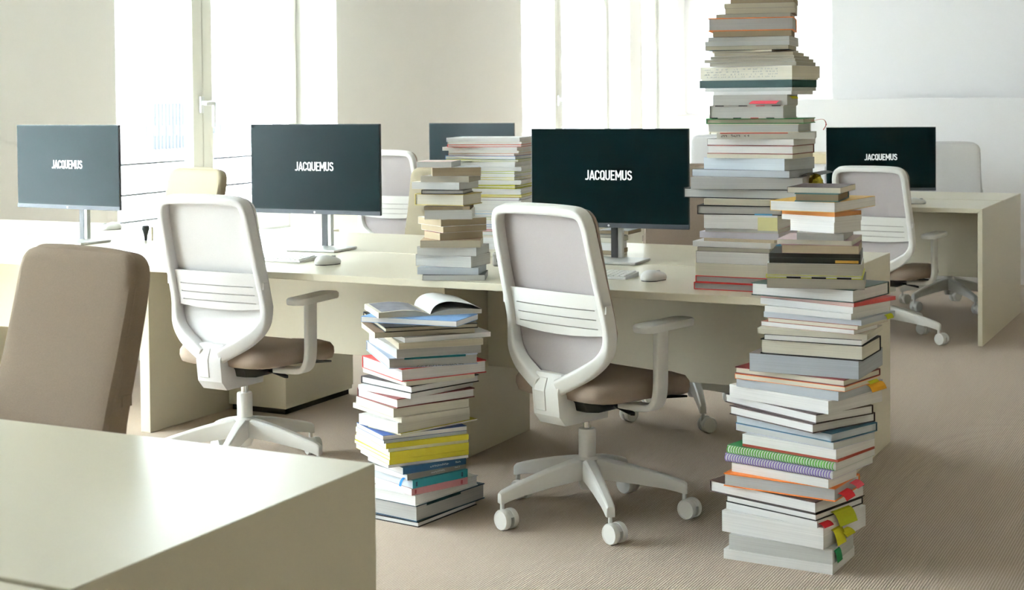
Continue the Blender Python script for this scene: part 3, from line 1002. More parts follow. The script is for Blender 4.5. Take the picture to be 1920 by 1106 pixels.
BOOKS_A = [  # kind, cover, pages, x, y, turn, length, width, bottom, top, spine side, words
    ('soft', 'blue', 'white', -2.4472, 4.1818, 94.7, 0.17, 0.337, 0.6342, 0.6527, 'b', 'pale blue paperback with a blue cover stripe'),
    ('hard', 'black', 'beige', -2.491, 4.252, 42.7, 0.302, 0.38, 0.6185, 0.6342, 'b', 'dark covered hardback with beige pages'),
    ('mag', 'brown', 'beige', -2.4618, 4.1914, 42.7, 0.324, 0.234, 0.6011, 0.6185, 'b', 'thin magazine with a brown and orange cover'),
    ('mag', 'grey', 'white', -2.4666, 4.2713, 49.4, 0.291, 0.378, 0.5851, 0.6011, 'b', 'thin grey magazine jutting out past its pile'),
    ('soft', 'cream', 'beige', -2.4626, 4.262, 42.7, 0.274, 0.38, 0.5651, 0.5851, 'b', 'cream paperback with beige page edges'),
    ('soft', 'white', 'grey', -2.471, 4.2473, 46.6, 0.28, 0.348, 0.5365, 0.5651, 'b', 'white paperback with grey page edges'),
    ('hard', 'paleblue', 'grey', -2.4869, 4.2526, 43.0, 0.29, 0.38, 0.503, 0.5365, 'b', 'pale blue hardback with a teal lettered strip'),
    ('hard', 'red', 'white', -2.4697, 4.2425, 56.8, 0.305, 0.3, 0.4622, 0.503, 'b', 'bright red hardback with white pages'),
    ('mag', 'cream', 'cream', -2.4793, 4.224, 59.2, 0.251, 0.3, 0.4485, 0.4622, 'b', 'thin cream booklet'),
    ('hard', 'black', 'white', -2.4735, 4.225, 69.8, 0.286, 0.259, 0.4248, 0.4485, 'b', 'thin black hardback with white pages'),
    ('soft', 'white', 'white', -2.4831, 4.215, 74.6, 0.285, 0.245, 0.4079, 0.4248, 'b', 'white paperback with white page edges'),
    ('hard', 'darkred', 'white', -2.4835, 4.2142, 62.8, 0.298, 0.246, 0.3779, 0.4079, 'b', 'dark red topped hardback with white pages'),
    ('soft', 'brown', 'cream', -2.4921, 4.2045, 60.2, 0.279, 0.253, 0.3493, 0.3779, 'b', 'cream paged paperback with a brown cover'),
    ('soft', 'cream', 'cream', -2.5053, 4.2166, 62.8, 0.259, 0.304, 0.3322, 0.3493, 'b', 'slim cream paperback'),
    ('soft', 'white', 'cream', -2.4824, 4.2031, 69.3, 0.3, 0.204, 0.2985, 0.3322, 'b', 'thick cream paperback'),
    ('mag', 'yellow', 'white', -2.455, 4.2106, 69.0, 0.318, 0.173, 0.2925, 0.2985, 'b', 'thin yellow folder jutting out of the pile'),
    ('soft', 'navyline', 'white', -2.4873, 4.1896, 54.0, 0.292, 0.225, 0.277, 0.2925, 'b', 'white paperback with a navy lower cover'),
    ('mag', 'palebluegrey', 'palebluegrey', -2.491, 4.1934, 54.1, 0.289, 0.237, 0.2668, 0.277, 'b', 'thin pale blue booklet'),
    ('mag', 'yellow', 'paleyellow', -2.4986, 4.209, 52.3, 0.285, 0.283, 0.2498, 0.2668, 'r', 'yellow spined magazine, uppermost of four'),
    ('mag', 'white', 'paleyellow', -2.4962, 4.2056, 54.4, 0.28, 0.271, 0.2396, 0.2498, 'b', 'thin white magazine between yellow ones'),
    ('mag', 'yellow', 'paleyellow', -2.5023, 4.2131, 54.4, 0.277, 0.294, 0.2244, 0.2396, 'r', 'yellow spined magazine under the thin white one'),
    ('mag', 'yellow', 'paleyellow', -2.5017, 4.2106, 55.5, 0.279, 0.285, 0.2142, 0.2244, 'r', 'yellow spined magazine over a dark line'),
    ('mag', 'yellow', 'paleyellow', -2.4964, 4.2069, 55.0, 0.28, 0.273, 0.199, 0.2142, 'r', 'yellow spined magazine, lowest of four'),
    ('mag', 'grey', 'white', -2.4821, 4.1953, 54.0, 0.279, 0.238, 0.1897, 0.199, 'b', 'thin grey booklet under the yellow magazines'),
    ('soft', 'navy', 'white', -2.4699, 4.1924, 60.7, 0.235, 0.231, 0.1681, 0.1897, 'r', 'navy blue spined paperback with white lettering'),
    ('soft', 'spinegrey', 'white', -2.4688, 4.1897, 66.9, 0.234, 0.218, 0.1494, 0.1681, 'r', 'grey spined paperback with white lettering'),
    ('soft', 'teal', 'palebluepage', -2.4697, 4.1968, 67.2, 0.222, 0.245, 0.123, 0.1494, 'r', 'turquoise spined paperback'),
    ('soft', 'pink', 'white', -2.4703, 4.1971, 66.1, 0.223, 0.246, 0.101, 0.123, 'r', 'dusty pink spined paperback'),
    ('hard', 'white', 'white', -2.464, 4.225, 79.9, 0.319, 0.202, 0.0679, 0.101, 'b', 'white hardback with pale pages'),
    ('hard', 'navycover', 'grey', -2.4606, 4.2418, 79.6, 0.348, 0.207, 0.017, 0.0679, 'b', 'very thick hardback with a dark blue cover'),
    ('hard', 'black', 'white', -2.4665, 4.2247, 82.4, 0.317, 0.205, 0.0, 0.017, 'b', 'white paged hardback with a black cover'),
]
BOOKS_E = [  # kind, cover, pages, x, y, turn, length, width, bottom, top, spine side, words
    ('soft', 'darkbrown', 'cream', -1.1431, 4.2501, 92.1, 0.2, 0.151, 1.076, 1.0924, 'b', 'cream paperback with a dark cover edge'),
    ('hard', 'tealcover', 'brown', -1.1399, 4.2437, 96.1, 0.2, 0.124, 1.0521, 1.076, 'f', 'brown paged hardback in a teal cover'),
    ('soft', 'mustard', 'white', -1.1545, 4.3107, 82.0, 0.306, 0.196, 1.0223, 1.0521, 'b', 'white paperback with a mustard yellow cover'),
    ('mag', 'orangebrown', 'orangebrown', -1.1413, 4.2381, 69.0, 0.128, 0.183, 1.0103, 1.0223, 'r', 'orange brown notebook'),
    ('soft', 'white', 'white', -1.1417, 4.2394, 65.8, 0.12, 0.192, 0.9946, 1.0103, 'f', 'white paperback with a dark back edge'),
    ('soft', 'white', 'white', -1.1278, 4.2315, 66.1, 0.12, 0.157, 0.964, 0.9946, 'b', 'thick white paperback'),
    ('soft', 'grey', 'grey', -1.1323, 4.2489, 96.4, 0.2, 0.131, 0.9435, 0.964, 'b', 'plain grey paperback'),
    ('mag', 'palepink', 'cream', -1.1504, 4.256, 95.6, 0.2, 0.21, 0.9291, 0.9435, 'b', 'pale pink booklet jutting to one side'),
    ('soft', 'plum', 'tan', -1.1425, 4.2532, 101.1, 0.2, 0.213, 0.905, 0.9291, 'b', 'tan paged paperback with a plum cover'),
    ('box', 'black', 'black', -1.1587, 4.2499, 101.9, 0.2, 0.254, 0.8764, 0.905, 'b', 'flat black box file with an ochre patch'),
    ('soft', 'white', 'greybeige', -1.1604, 4.2504, 101.8, 0.2, 0.263, 0.8434, 0.8764, 'b', 'thick grey beige paperback'),
    ('hard', 'lime', 'white', -1.1609, 4.2517, 101.4, 0.2, 0.268, 0.8337, 0.8434, 'b', 'thin booklet with a lime and black wavy edge'),
    ('soft', 'darkgrey', 'greybeige', -1.1578, 4.252, 102.2, 0.2, 0.271, 0.8051, 0.8337, 'b', 'grey paged paperback with a dark cover'),
    ('hard', 'darkgreen', 'white', -1.1672, 4.3184, 79.0, 0.242, 0.322, 0.7679, 0.8051, 'f', 'dark green hardback with white pages'),
    ('mag', 'redband', 'redband', -1.1467, 4.3237, 70.3, 0.213, 0.322, 0.7566, 0.7679, 'r', 'magazine with a red spine band'),
    ('soft', 'white', 'white', -1.1521, 4.3112, 71.3, 0.195, 0.316, 0.7379, 0.7566, 'b', 'white paperback under the red banded magazine'),
    ('soft', 'white', 'white', -1.1452, 4.3118, 75.3, 0.228, 0.281, 0.7207, 0.7379, 'b', 'white paperback with faint page lines'),
    ('soft', 'palebluegrey', 'palebluegrey', -1.141, 4.3199, 78.5, 0.226, 0.308, 0.7039, 0.7207, 'b', 'blue grey paperback with a green page marker'),
    ('soft', 'rust', 'cream', -1.1401, 4.3013, 78.6, 0.203, 0.282, 0.6927, 0.7039, 'b', 'cream paperback with a rust coloured cover'),
    ('soft', 'rust', 'white', -1.1598, 4.2738, 77.9, 0.15, 0.295, 0.6793, 0.6927, 'b', 'white paperback with a thin red top line'),
    ('mag', 'cream', 'cream', -1.1581, 4.2842, 90.7, 0.2, 0.318, 0.6632, 0.6793, 'b', 'cream card folder jutting out past the pile'),
    ('soft', 'black', 'white', -1.1538, 4.2776, 90.4, 0.2, 0.281, 0.6483, 0.6632, 'b', 'white paperback with a black upper cover'),
    ('hard', 'black', 'cream', -1.1561, 4.2843, 88.6, 0.2, 0.299, 0.6047, 0.6483, 'f', 'black hardback with thick cream pages'),
    ('soft', 'greybrown', 'bluegrey', -1.1766, 4.3107, 88.4, 0.262, 0.321, 0.5521, 0.6047, 'b', 'thick grey paperback with a brown upper cover'),
    ('hard', 'darkred', 'cream', -1.2035, 4.3074, 77.2, 0.228, 0.354, 0.5322, 0.5521, 'f', 'cream paged hardback with a dark red edge'),
    ('mag', 'orange', 'cream', -1.2037, 4.3057, 78.0, 0.228, 0.354, 0.5178, 0.5322, 'b', 'cream magazine with orange cover edges'),
    ('soft', 'bluegrey', 'bluegrey', -1.2006, 4.3173, 74.3, 0.253, 0.341, 0.4924, 0.5178, 'b', 'blue grey paperback with an amber page marker'),
    ('soft', 'white', 'white', -1.215, 4.3232, 68.8, 0.262, 0.357, 0.455, 0.4924, 'b', 'thick slanting white paperback'),
    ('hard', 'darkbrown', 'white', -1.235, 4.3151, 60.2, 0.23, 0.38, 0.4282, 0.455, 'f', 'white paged hardback with thin dark covers'),
    ('hard', 'darkbrown', 'white', -1.2225, 4.3101, 62.3, 0.261, 0.334, 0.4011, 0.4282, 'f', 'thicker white paged hardback with thin dark covers'),
    ('hard', 'bluecover', 'palebluepage', -1.2098, 4.3074, 67.8, 0.217, 0.351, 0.375, 0.4011, 'f', 'pale hardback with a blue upper cover'),
    ('soft', 'periwinkle', 'palegrey', -1.2109, 4.2995, 68.8, 0.199, 0.351, 0.3553, 0.375, 'b', 'pale grey paperback with a lilac line'),
    ('soft', 'white', 'white', -1.198, 4.294, 74.6, 0.22, 0.312, 0.3266, 0.3553, 'b', 'thick white paperback above the red cover'),
    ('mag', 'redblack', 'redblack', -1.1977, 4.2928, 75.3, 0.216, 0.315, 0.319, 0.3266, 'b', 'thin red and black covered pamphlet'),
    ('spiral', 'green', 'white', -1.2231, 4.3031, 76.8, 0.24, 0.355, 0.2949, 0.319, 'b', 'green wire bound notebook'),
    ('spiral', 'purple', 'white', -1.229, 4.3013, 76.5, 0.244, 0.353, 0.2708, 0.2949, 'b', 'purple wire bound notebook'),
    ('soft', 'cream', 'white', -1.2311, 4.2555, 76.2, 0.167, 0.318, 0.2453, 0.2708, 'b', 'thick white paperback under the wire bound notebooks'),
    ('hard', 'orange', 'greypage', -1.239, 4.2617, 83.7, 0.197, 0.343, 0.2073, 0.2453, 'f', 'orange hardback with pink page markers'),
    ('hard', 'darkbrown', 'white', -1.2653, 4.2998, 72.5, 0.261, 0.368, 0.173, 0.2073, 'b', 'white paged hardback jutting out with a dark cover'),
    ('hard', 'black', 'white', -1.2387, 4.2866, 72.7, 0.251, 0.31, 0.1526, 0.173, 'f', 'thin black hardback with white pages'),
    ('soft', 'white', 'white', -1.2403, 4.2775, 73.5, 0.233, 0.309, 0.1337, 0.1526, 'b', 'white paperback with red page markers'),
    ('soft', 'white', 'white', -1.2431, 4.3015, 80.2, 0.293, 0.322, 0.0722, 0.1337, 'f', 'very thick white paperback with yellow page markers'),
    ('soft', 'palegrey', 'palegrey', -1.2361, 4.2458, 86.3, 0.189, 0.312, 0.0288, 0.0722, 'b', 'thick pale grey paperback with a green page marker'),
    ('soft', 'white', 'white', -1.2445, 4.2533, 87.0, 0.207, 0.327, 0.0, 0.0288, 'b', 'white paperback resting on the carpet'),
]
BOOKS_D = [  # kind, cover, pages, x, y, turn, length, width, bottom, top, spine side, words
    ('soft', 'brown', 'brown', -1.4226, 4.6149, 102.2, 0.2, 0.194, 1.6405, 1.6569, 'b', 'narrow brown paperback'),
    ('soft', 'grey', 'beige', -1.4326, 4.6108, 103.6, 0.2, 0.216, 1.6257, 1.6405, 'b', 'beige paged paperback near the top'),
    ('soft', 'brown', 'beige', -1.4309, 4.6107, 104.1, 0.2, 0.214, 1.6075, 1.6257, 'b', 'beige paperback with a brown upper cover'),
    ('soft', 'grey', 'greybeige', -1.4488, 4.6064, 102.3, 0.2, 0.229, 1.5962, 1.6075, 'b', 'grey paperback above the orange hardback'),
    ('hard', 'orange', 'greypage', -1.458, 4.6049, 103.2, 0.2, 0.263, 1.5549, 1.5962, 'f', 'grey paged hardback with orange covers'),
    ('soft', 'brown', 'brown', -1.4536, 4.6041, 103.3, 0.2, 0.242, 1.5369, 1.5549, 'b', 'brown paperback under the orange hardback'),
    ('soft', 'grey', 'palegrey', -1.4584, 4.6129, 98.0, 0.2, 0.253, 1.5237, 1.5369, 'b', 'pale grey paperback'),
    ('soft', 'cream', 'palegrey', -1.4635, 4.6122, 98.0, 0.2, 0.264, 1.5089, 1.5237, 'b', 'pale paperback with a cream cover'),
    ('soft', 'tealdark', 'beige', -1.465, 4.6086, 99.0, 0.2, 0.258, 1.4958, 1.5089, 'b', 'beige booklet with a dark teal cover'),
    ('mag', 'brown', 'beige', -1.4548, 4.6201, 82.0, 0.2, 0.204, 1.488, 1.4958, 'b', 'curling magazine with beige pages'),
    ('mag', 'grey', 'beige', -1.4432, 4.6222, 96.4, 0.2, 0.248, 1.4775, 1.488, 'b', 'thin beige magazine, uppermost of three'),
    ('mag', 'cream', 'greybeige', -1.4441, 4.6323, 92.4, 0.2, 0.268, 1.4676, 1.4775, 'b', 'thin beige magazine, middle of three'),
    ('mag', 'grey', 'greybeige', -1.45, 4.6411, 89.4, 0.2, 0.296, 1.4577, 1.4676, 'b', 'thin beige magazine, lowest of three'),
    ('soft', 'grey', 'greybeige', -1.439, 4.645, 88.3, 0.2, 0.284, 1.4453, 1.4577, 'b', 'grey beige magazine resting on the marked volume'),
    ('soft', 'textwhite', 'cream', -1.4543, 4.6609, 80.3, 0.2, 0.323, 1.4066, 1.4453, 'b', 'bulky white volume with printed marks on its edge'),
    ('mag', 'cream', 'cream', -1.4525, 4.6562, 81.8, 0.2, 0.312, 1.4017, 1.4066, 'b', 'thin cream booklet over the dark green book'),
    ('soft', 'greenblack', 'greenblack', -1.4575, 4.6525, 83.4, 0.2, 0.316, 1.3778, 1.4017, 'l', 'dark green spined book'),
    ('mag', 'palegrey', 'palegrey', -1.4486, 4.6501, 83.9, 0.2, 0.296, 1.3662, 1.3778, 'b', 'thin pale grey booklet'),
    ('soft', 'white', 'white', -1.4367, 4.6419, 86.5, 0.2, 0.259, 1.3555, 1.3662, 'b', 'thin white paperback'),
    ('soft', 'grey', 'palegrey', -1.4528, 4.6141, 96.6, 0.2, 0.233, 1.3226, 1.3555, 'b', 'grey paperback with pink and yellow page markers'),
    ('hard', 'tick', 'palegrey', -1.4603, 4.6146, 94.2, 0.2, 0.237, 1.2814, 1.3226, 'b', 'thick pale book with dark ticks on its covers'),
    ('hard', 'green', 'beige', -1.4427, 4.6365, 95.5, 0.2, 0.31, 1.2643, 1.2814, 'b', 'thin green hardback with a red ribbon'),
    ('hard', 'cream', 'palegrey', -1.4463, 4.6309, 95.2, 0.2, 0.289, 1.2372, 1.2643, 'f', 'pale paged hardback with a dark back'),
    ('soft', 'titled', 'titled', -1.42, 4.6275, 103.8, 0.2, 0.302, 1.2169, 1.2372, 'l', 'white spined book with small dark lettering'),
    ('soft', 'black', 'white', -1.4455, 4.647, 85.9, 0.2, 0.289, 1.1969, 1.2169, 'b', 'white paperback with a black lower edge'),
    ('hard', 'redbrown', 'white', -1.4466, 4.6448, 86.4, 0.2, 0.286, 1.1688, 1.1969, 'f', 'white paged hardback with red brown covers'),
    ('soft', 'cream', 'cream', -1.4481, 4.6415, 87.4, 0.2, 0.283, 1.1556, 1.1688, 'b', 'slim cream paperback'),
    ('soft', 'paleblue', 'palebluepage', -1.4551, 4.6513, 78.3, 0.2, 0.289, 1.1186, 1.1556, 'b', 'thick pale blue paged paperback'),
    ('soft', 'darkgrey', 'bluegrey', -1.4755, 4.6462, 84.5, 0.2, 0.331, 1.0961, 1.1186, 'b', 'blue grey magazine with a curling dark cover'),
    ('soft', 'grey', 'greypage', -1.4728, 4.6207, 99.0, 0.2, 0.351, 1.0593, 1.0961, 'b', 'thick grey paged paperback'),
    ('hard', 'black', 'palegrey', -1.4834, 4.6433, 90.2, 0.2, 0.378, 1.0279, 1.0593, 'b', 'long pale paged hardback with black covers'),
    ('soft', 'cream', 'beige', -1.4677, 4.6192, 91.7, 0.2, 0.258, 1.0084, 1.0279, 'b', 'recessed beige booklet'),
    ('hard', 'black', 'grey', -1.4859, 4.6049, 96.3, 0.2, 0.268, 0.9795, 1.0084, 'b', 'black covered hardback with a blue tab'),
    ('soft', 'white', 'white', -1.4777, 4.6057, 93.9, 0.2, 0.235, 0.9357, 0.9795, 'b', 'white paperback with a pale yellow note'),
    ('mag', 'palepink', 'palegrey', -1.4728, 4.6118, 91.4, 0.2, 0.236, 0.9232, 0.9357, 'b', 'thin pale pink booklet'),
    ('soft', 'lavender', 'lavender', -1.4792, 4.6168, 89.4, 0.2, 0.259, 0.9033, 0.9232, 'b', 'pale lavender paperback'),
    ('mag', 'tan', 'tan', -1.4755, 4.6135, 88.0, 0.2, 0.233, 0.8935, 0.9033, 'b', 'thin tan magazine'),
    ('soft', 'white', 'white', -1.5013, 4.6027, 90.7, 0.2, 0.254, 0.8761, 0.8935, 'b', 'white paperback jutting out with blue marker'),
    ('mag', 'darkgrey', 'greybeige', -1.4956, 4.5992, 91.7, 0.2, 0.233, 0.8629, 0.8761, 'b', 'thin grey paged booklet with a dark lower edge'),
    ('soft', 'darkbrown', 'white', -1.4987, 4.5996, 90.8, 0.2, 0.236, 0.8247, 0.8629, 'b', 'thick white paperback with a dark lower line'),
    ('soft', 'cream', 'cream', -1.5011, 4.5982, 90.3, 0.2, 0.234, 0.7849, 0.8247, 'b', 'thick cream paperback'),
    ('hard', 'red', 'greypage', -1.5012, 4.5982, 90.3, 0.2, 0.234, 0.7633, 0.7849, 'b', 'upper of two thin red hardbacks'),
    ('hard', 'red', 'greypage', -1.5026, 4.5994, 90.8, 0.2, 0.244, 0.74, 0.7633, 'b', 'lower of two thin red hardbacks'),
]
BOOKS_B = [  # kind, cover, pages, x, y, turn, length, width, bottom, top, spine side, words
    ('soft', 'pinkcover', 'palegrey', -2.5207, 4.4483, 106.3, 0.15, 0.12, 1.1214, 1.1411, 'b', 'small grey paperback with a pale pink cover'),
    ('soft', 'palebluegrey', 'brownpage', -2.4631, 4.463, 31.7, 0.163, 0.13, 1.0915, 1.1214, 'b', 'brown paged paperback with a pale cover'),
    ('soft', 'grey', 'greybeige', -2.4885, 4.4741, 102.7, 0.15, 0.169, 1.0707, 1.0915, 'b', 'grey paperback'),
    ('soft', 'cream', 'palegrey', -2.512, 4.4757, 92.6, 0.15, 0.18, 1.0459, 1.0707, 'b', 'white paged paperback'),
    ('hard', 'black', 'grey', -2.4967, 4.4635, 105.8, 0.15, 0.146, 1.0306, 1.0459, 'b', 'thin black covered book'),
    ('hard', 'oliveyellow', 'cream', -2.5019, 4.4809, 93.2, 0.15, 0.183, 0.9911, 1.0306, 'b', 'thick cream paged hardback with an ochre cover'),
    ('mag', 'darkbrown', 'brown', -2.4882, 4.4588, 113.4, 0.15, 0.155, 0.9784, 0.9911, 'b', 'thin dark brown booklet'),
    ('soft', 'cream', 'palegrey', -2.4852, 4.4585, 114.7, 0.15, 0.16, 0.9469, 0.9784, 'b', 'grey paperback with a cream cover'),
    ('mag', 'white', 'brownpage', -2.4977, 4.4955, 58.0, 0.176, 0.165, 0.9227, 0.9469, 'b', 'upper of two brown edged magazines'),
    ('mag', 'white', 'brownpage', -2.492, 4.4958, 55.7, 0.164, 0.17, 0.9011, 0.9227, 'b', 'lower of two brown edged magazines'),
    ('soft', 'darkred', 'brownpage', -2.4818, 4.4759, 55.7, 0.162, 0.12, 0.8761, 0.9011, 'b', 'brown paged paperback with a white cut edge'),
    ('soft', 'tan', 'beige', -2.48, 4.4626, 114.4, 0.15, 0.203, 0.8515, 0.8761, 'b', 'beige paperback'),
    ('soft', 'grey', 'palegrey', -2.4869, 4.4834, 100.9, 0.15, 0.21, 0.822, 0.8515, 'b', 'pale grey paperback above the round spined book'),
    ('soft', 'spinedark', 'palegrey', -2.4935, 4.4926, 92.1, 0.15, 0.21, 0.7827, 0.822, 'b', 'thick round spined volume'),
    ('soft', 'palebluegrey', 'palebluegrey', -2.4863, 4.4728, 107.4, 0.15, 0.21, 0.7591, 0.7827, 'b', 'blue white paperback'),
    ('soft', 'darkgrey', 'palegrey', -2.4708, 4.4691, 113.5, 0.15, 0.21, 0.74, 0.7591, 'b', 'pale paperback resting on the desk'),
]
BOOKS_C = [  # kind, cover, pages, x, y, turn, length, width, bottom, top, spine side, words
    ('folder', 'white', 'white', -2.8691, 5.4995, 101.2, 0.23, 0.31, 1.1764, 1.1935, 'b', 'white paper folder'),
    ('folder', 'cream', 'white', -2.8651, 5.4973, 102.9, 0.23, 0.309, 1.1657, 1.1764, 'b', 'cream paper folder'),
    ('folder', 'redline', 'white', -2.8662, 5.4973, 102.8, 0.23, 0.31, 1.1551, 1.1657, 'b', 'white folder with a red line'),
    ('folder', 'white', 'white', -2.8804, 5.5016, 98.7, 0.23, 0.322, 1.1404, 1.1551, 'b', 'white paper folder'),
    ('folder', 'cream', 'white', -2.8655, 5.5015, 100.3, 0.23, 0.298, 1.1297, 1.1404, 'b', 'cream paper folder'),
    ('folder', 'salmon', 'white', -2.8698, 5.5073, 95.5, 0.23, 0.289, 1.1193, 1.1297, 'b', 'salmon pink edged folder'),
    ('folder', 'blueline', 'white', -2.8757, 5.5051, 96.7, 0.23, 0.305, 1.1044, 1.1193, 'b', 'blue edged folder'),
    ('folder', 'lime', 'white', -2.8723, 5.5012, 99.7, 0.23, 0.309, 1.0958, 1.1044, 'b', 'lime green edged folder'),
    ('folder', 'white', 'white', -2.8832, 5.5046, 96.4, 0.23, 0.319, 1.0746, 1.0958, 'b', 'white paper folder'),
    ('folder', 'white', 'white', -2.8737, 5.4955, 102.7, 0.23, 0.324, 1.0574, 1.0746, 'b', 'white paper folder'),
    ('folder', 'limeline', 'white', -2.8722, 5.5064, 95.9, 0.23, 0.294, 1.047, 1.0574, 'b', 'folder with a thin lime line'),
    ('folder', 'white', 'white', -2.872, 5.5066, 95.7, 0.23, 0.293, 1.0322, 1.047, 'b', 'white paper folder'),
    ('folder', 'yellowline', 'white', -2.8749, 5.5064, 95.6, 0.23, 0.299, 1.0215, 1.0322, 'b', 'folder with a thin yellow line'),
    ('folder', 'white', 'white', -2.8781, 5.4952, 102.3, 0.23, 0.33, 1.0022, 1.0215, 'b', 'white paper folder'),
    ('folder', 'olive', 'white', -2.8809, 5.5046, 96.4, 0.23, 0.313, 0.9854, 1.0022, 'b', 'olive yellow folder'),
    ('folder', 'white', 'white', -2.8647, 5.498, 102.3, 0.23, 0.302, 0.9618, 0.9854, 'b', 'white paper folder'),
    ('folder', 'yellow', 'white', -2.8741, 5.4945, 103.1, 0.23, 0.325, 0.9511, 0.9618, 'b', 'bright yellow folder'),
    ('folder', 'mauve', 'white', -2.8729, 5.4992, 100.6, 0.23, 0.311, 0.9384, 0.9511, 'b', 'mauve edged folder'),
    ('folder', 'white', 'white', -2.8758, 5.4944, 102.9, 0.23, 0.327, 0.9149, 0.9384, 'b', 'white paper folder'),
    ('folder', 'white', 'white', -2.8687, 5.4955, 103.1, 0.23, 0.313, 0.8958, 0.9149, 'b', 'white paper folder'),
    ('folder', 'bluepale', 'white', -2.8708, 5.5045, 97.2, 0.23, 0.293, 0.8832, 0.8958, 'b', 'pale blue folder'),
    ('folder', 'bluepale', 'white', -2.8799, 5.505, 96.0, 0.23, 0.307, 0.8705, 0.8832, 'b', 'pale blue folder'),
    ('folder', 'lime', 'white', -2.8841, 5.5058, 95.0, 0.23, 0.313, 0.8599, 0.8705, 'b', 'lime green edged folder'),
    ('folder', 'white', 'white', -2.8778, 5.4992, 99.9, 0.23, 0.317, 0.8405, 0.8599, 'b', 'white paper folder'),
    ('folder', 'blueline', 'white', -2.8817, 5.4973, 100.6, 0.23, 0.327, 0.8299, 0.8405, 'b', 'blue edged folder'),
    ('folder', 'white', 'white', -2.8797, 5.503, 97.3, 0.23, 0.311, 0.8193, 0.8299, 'b', 'white paper folder'),
    ('folder', 'red', 'white', -2.8713, 5.5019, 98.8, 0.23, 0.299, 0.8108, 0.8193, 'b', 'red folder'),
    ('folder', 'mint', 'white', -2.879, 5.5007, 98.8, 0.23, 0.314, 0.7959, 0.8108, 'b', 'mint green folder'),
    ('folder', 'orangepale', 'white', -2.876, 5.5064, 94.9, 0.23, 0.295, 0.7875, 0.7959, 'b', 'pale orange folder'),
    ('folder', 'white', 'white', -2.8722, 5.507, 94.6, 0.23, 0.286, 0.7726, 0.7875, 'b', 'white paper folder'),
    ('folder', 'white', 'white', -2.87, 5.4969, 102.0, 0.23, 0.309, 0.7574, 0.7726, 'b', 'white paper folder'),
    ('folder', 'white', 'white', -2.8813, 5.4954, 101.5, 0.23, 0.329, 0.74, 0.7574, 'b', 'white paper folder'),
]
BOOKS_F = [  # kind, cover, pages, x, y, turn, length, width, bottom, top, spine side, words
    ('mag', 'black', 'brown', -2.2405, 5.3757, 91.4, 0.14, 0.12, 0.8266, 0.8409, 'b', 'curling brown magazine on top'),
    ('soft', 'darkgrey', 'greybeige', -2.2836, 5.3508, 97.2, 0.14, 0.12, 0.8147, 0.8266, 'b', 'grey book under the curling magazine'),
    ('soft', 'black', 'cream', -2.2879, 5.3532, 88.3, 0.14, 0.12, 0.7944, 0.8147, 'b', 'dark covered cream paperback'),
    ('soft', 'white', 'white', -2.2943, 5.3502, 87.4, 0.14, 0.12, 0.7658, 0.7944, 'b', 'white magazine showing its cover'),
    ('soft', 'brown', 'brownpage', -2.2879, 5.352, 91.0, 0.14, 0.12, 0.7494, 0.7658, 'b', 'brown paperback'),
    ('soft', 'darkgrey', 'cream', -2.2914, 5.351, 89.2, 0.14, 0.12, 0.74, 0.7494, 'b', 'cream book at the bottom'),
]

PILES = [(BOOKS_A, "the short floor pile", 'books in the floor pile under the open book'),
         (BOOKS_E, "the floor tower", 'books in the floor tower at the desk end'),
         (BOOKS_D, "the desk tower", 'books in the tall tower on the desk'),
         (BOOKS_B, "the short desk stack", 'books in the short stack on the long desk'),
         (BOOKS_C, "the folder pile", 'folders piled on the desk'),
         (BOOKS_F, "the low pile behind the screen", 'books in the low pile behind the large screen')]
BY = {}
for data, where, group in PILES:
    n = len(data)
    for i, spec in enumerate(data):
        label = '%s, %s from top of %s' % (spec[11], ordinal(i + 1), where)
        BY[(group, spec[11])] = bk = make_book(spec, label, group)
        bk['_s'] = [0.0] * 6 + [spec[6], spec[7], spec[8], spec[9]]


def book(words):
    for k, v in BY.items():
        if k[1] == words:
            return v
    raise KeyError(words)


PINK, RED, LIME, YEL, GRN, AMB, BLU, PYEL = (0.75, 0.10, 0.14), (0.62, 0.03, 0.04), (0.48, 0.52, 0.03), (0.60, 0.55, 0.03), (0.02, 0.20, 0.07), (0.75, 0.36, 0.03), (0.12, 0.36, 0.62), (0.80, 0.76, 0.40)


def TH(bk):
    return bk['_s'][9] - bk['_s'][8]


k = book('orange hardback with pink page markers')
marker(k, 'r', 0.02, 0.07, TH(k) * 0.5, 0.03, RED, 0.03, 0.7)
marker(k, 'r', 0.11, 0.055, TH(k) * 0.75, 0.025, PINK, 0.03, 0.6)
k = book('white paperback with red page markers')
marker(k, 'r', 0.005, 0.05, TH(k) * 0.6, 0.02, RED, 0.022, 0.6)
k = book('thin black hardback with white pages')
for kk, v in BY.items():
    if kk[1] == 'thin black hardback with white pages' and 'tower' in kk[0]:
        marker(v, 'r', 0.075, 0.095, TH(v) * 0.55, 0.05, LIME, 0.03, 0.85)
k = book('very thick white paperback with yellow page markers')
marker(k, 'r', 0.05, 0.06, TH(k) * 0.72, 0.055, YEL, 0.022, 0.85)
marker(k, 'r', 0.10, 0.06, TH(k) * 0.45, 0.03, YEL, 0.03, 0.5)
k = book('thick pale grey paperback with a green page marker')
marker(k, 'r', 0.01, 0.045, TH(k) * 0.85, 0.04, GRN, 0.012, 0.9)
k = book('blue grey paperback with a green page marker')
marker(k, 'r', 0.15, 0.045, TH(k) * 0.75, 0.014, LIME, 0.01, 0.9)
k = book('blue grey paperback with an amber page marker')
marker(k, 'r', 0.155, 0.085, TH(k) * 0.9, 0.028, AMB, 0.018, 0.8)
k = book('cream magazine with orange cover edges')
marker(k, 'r', 0.14, 0.06, TH(k) * 0.5, 0.01, YEL, 0.008, 0.8)
k = book('white paperback with a pale yellow note')
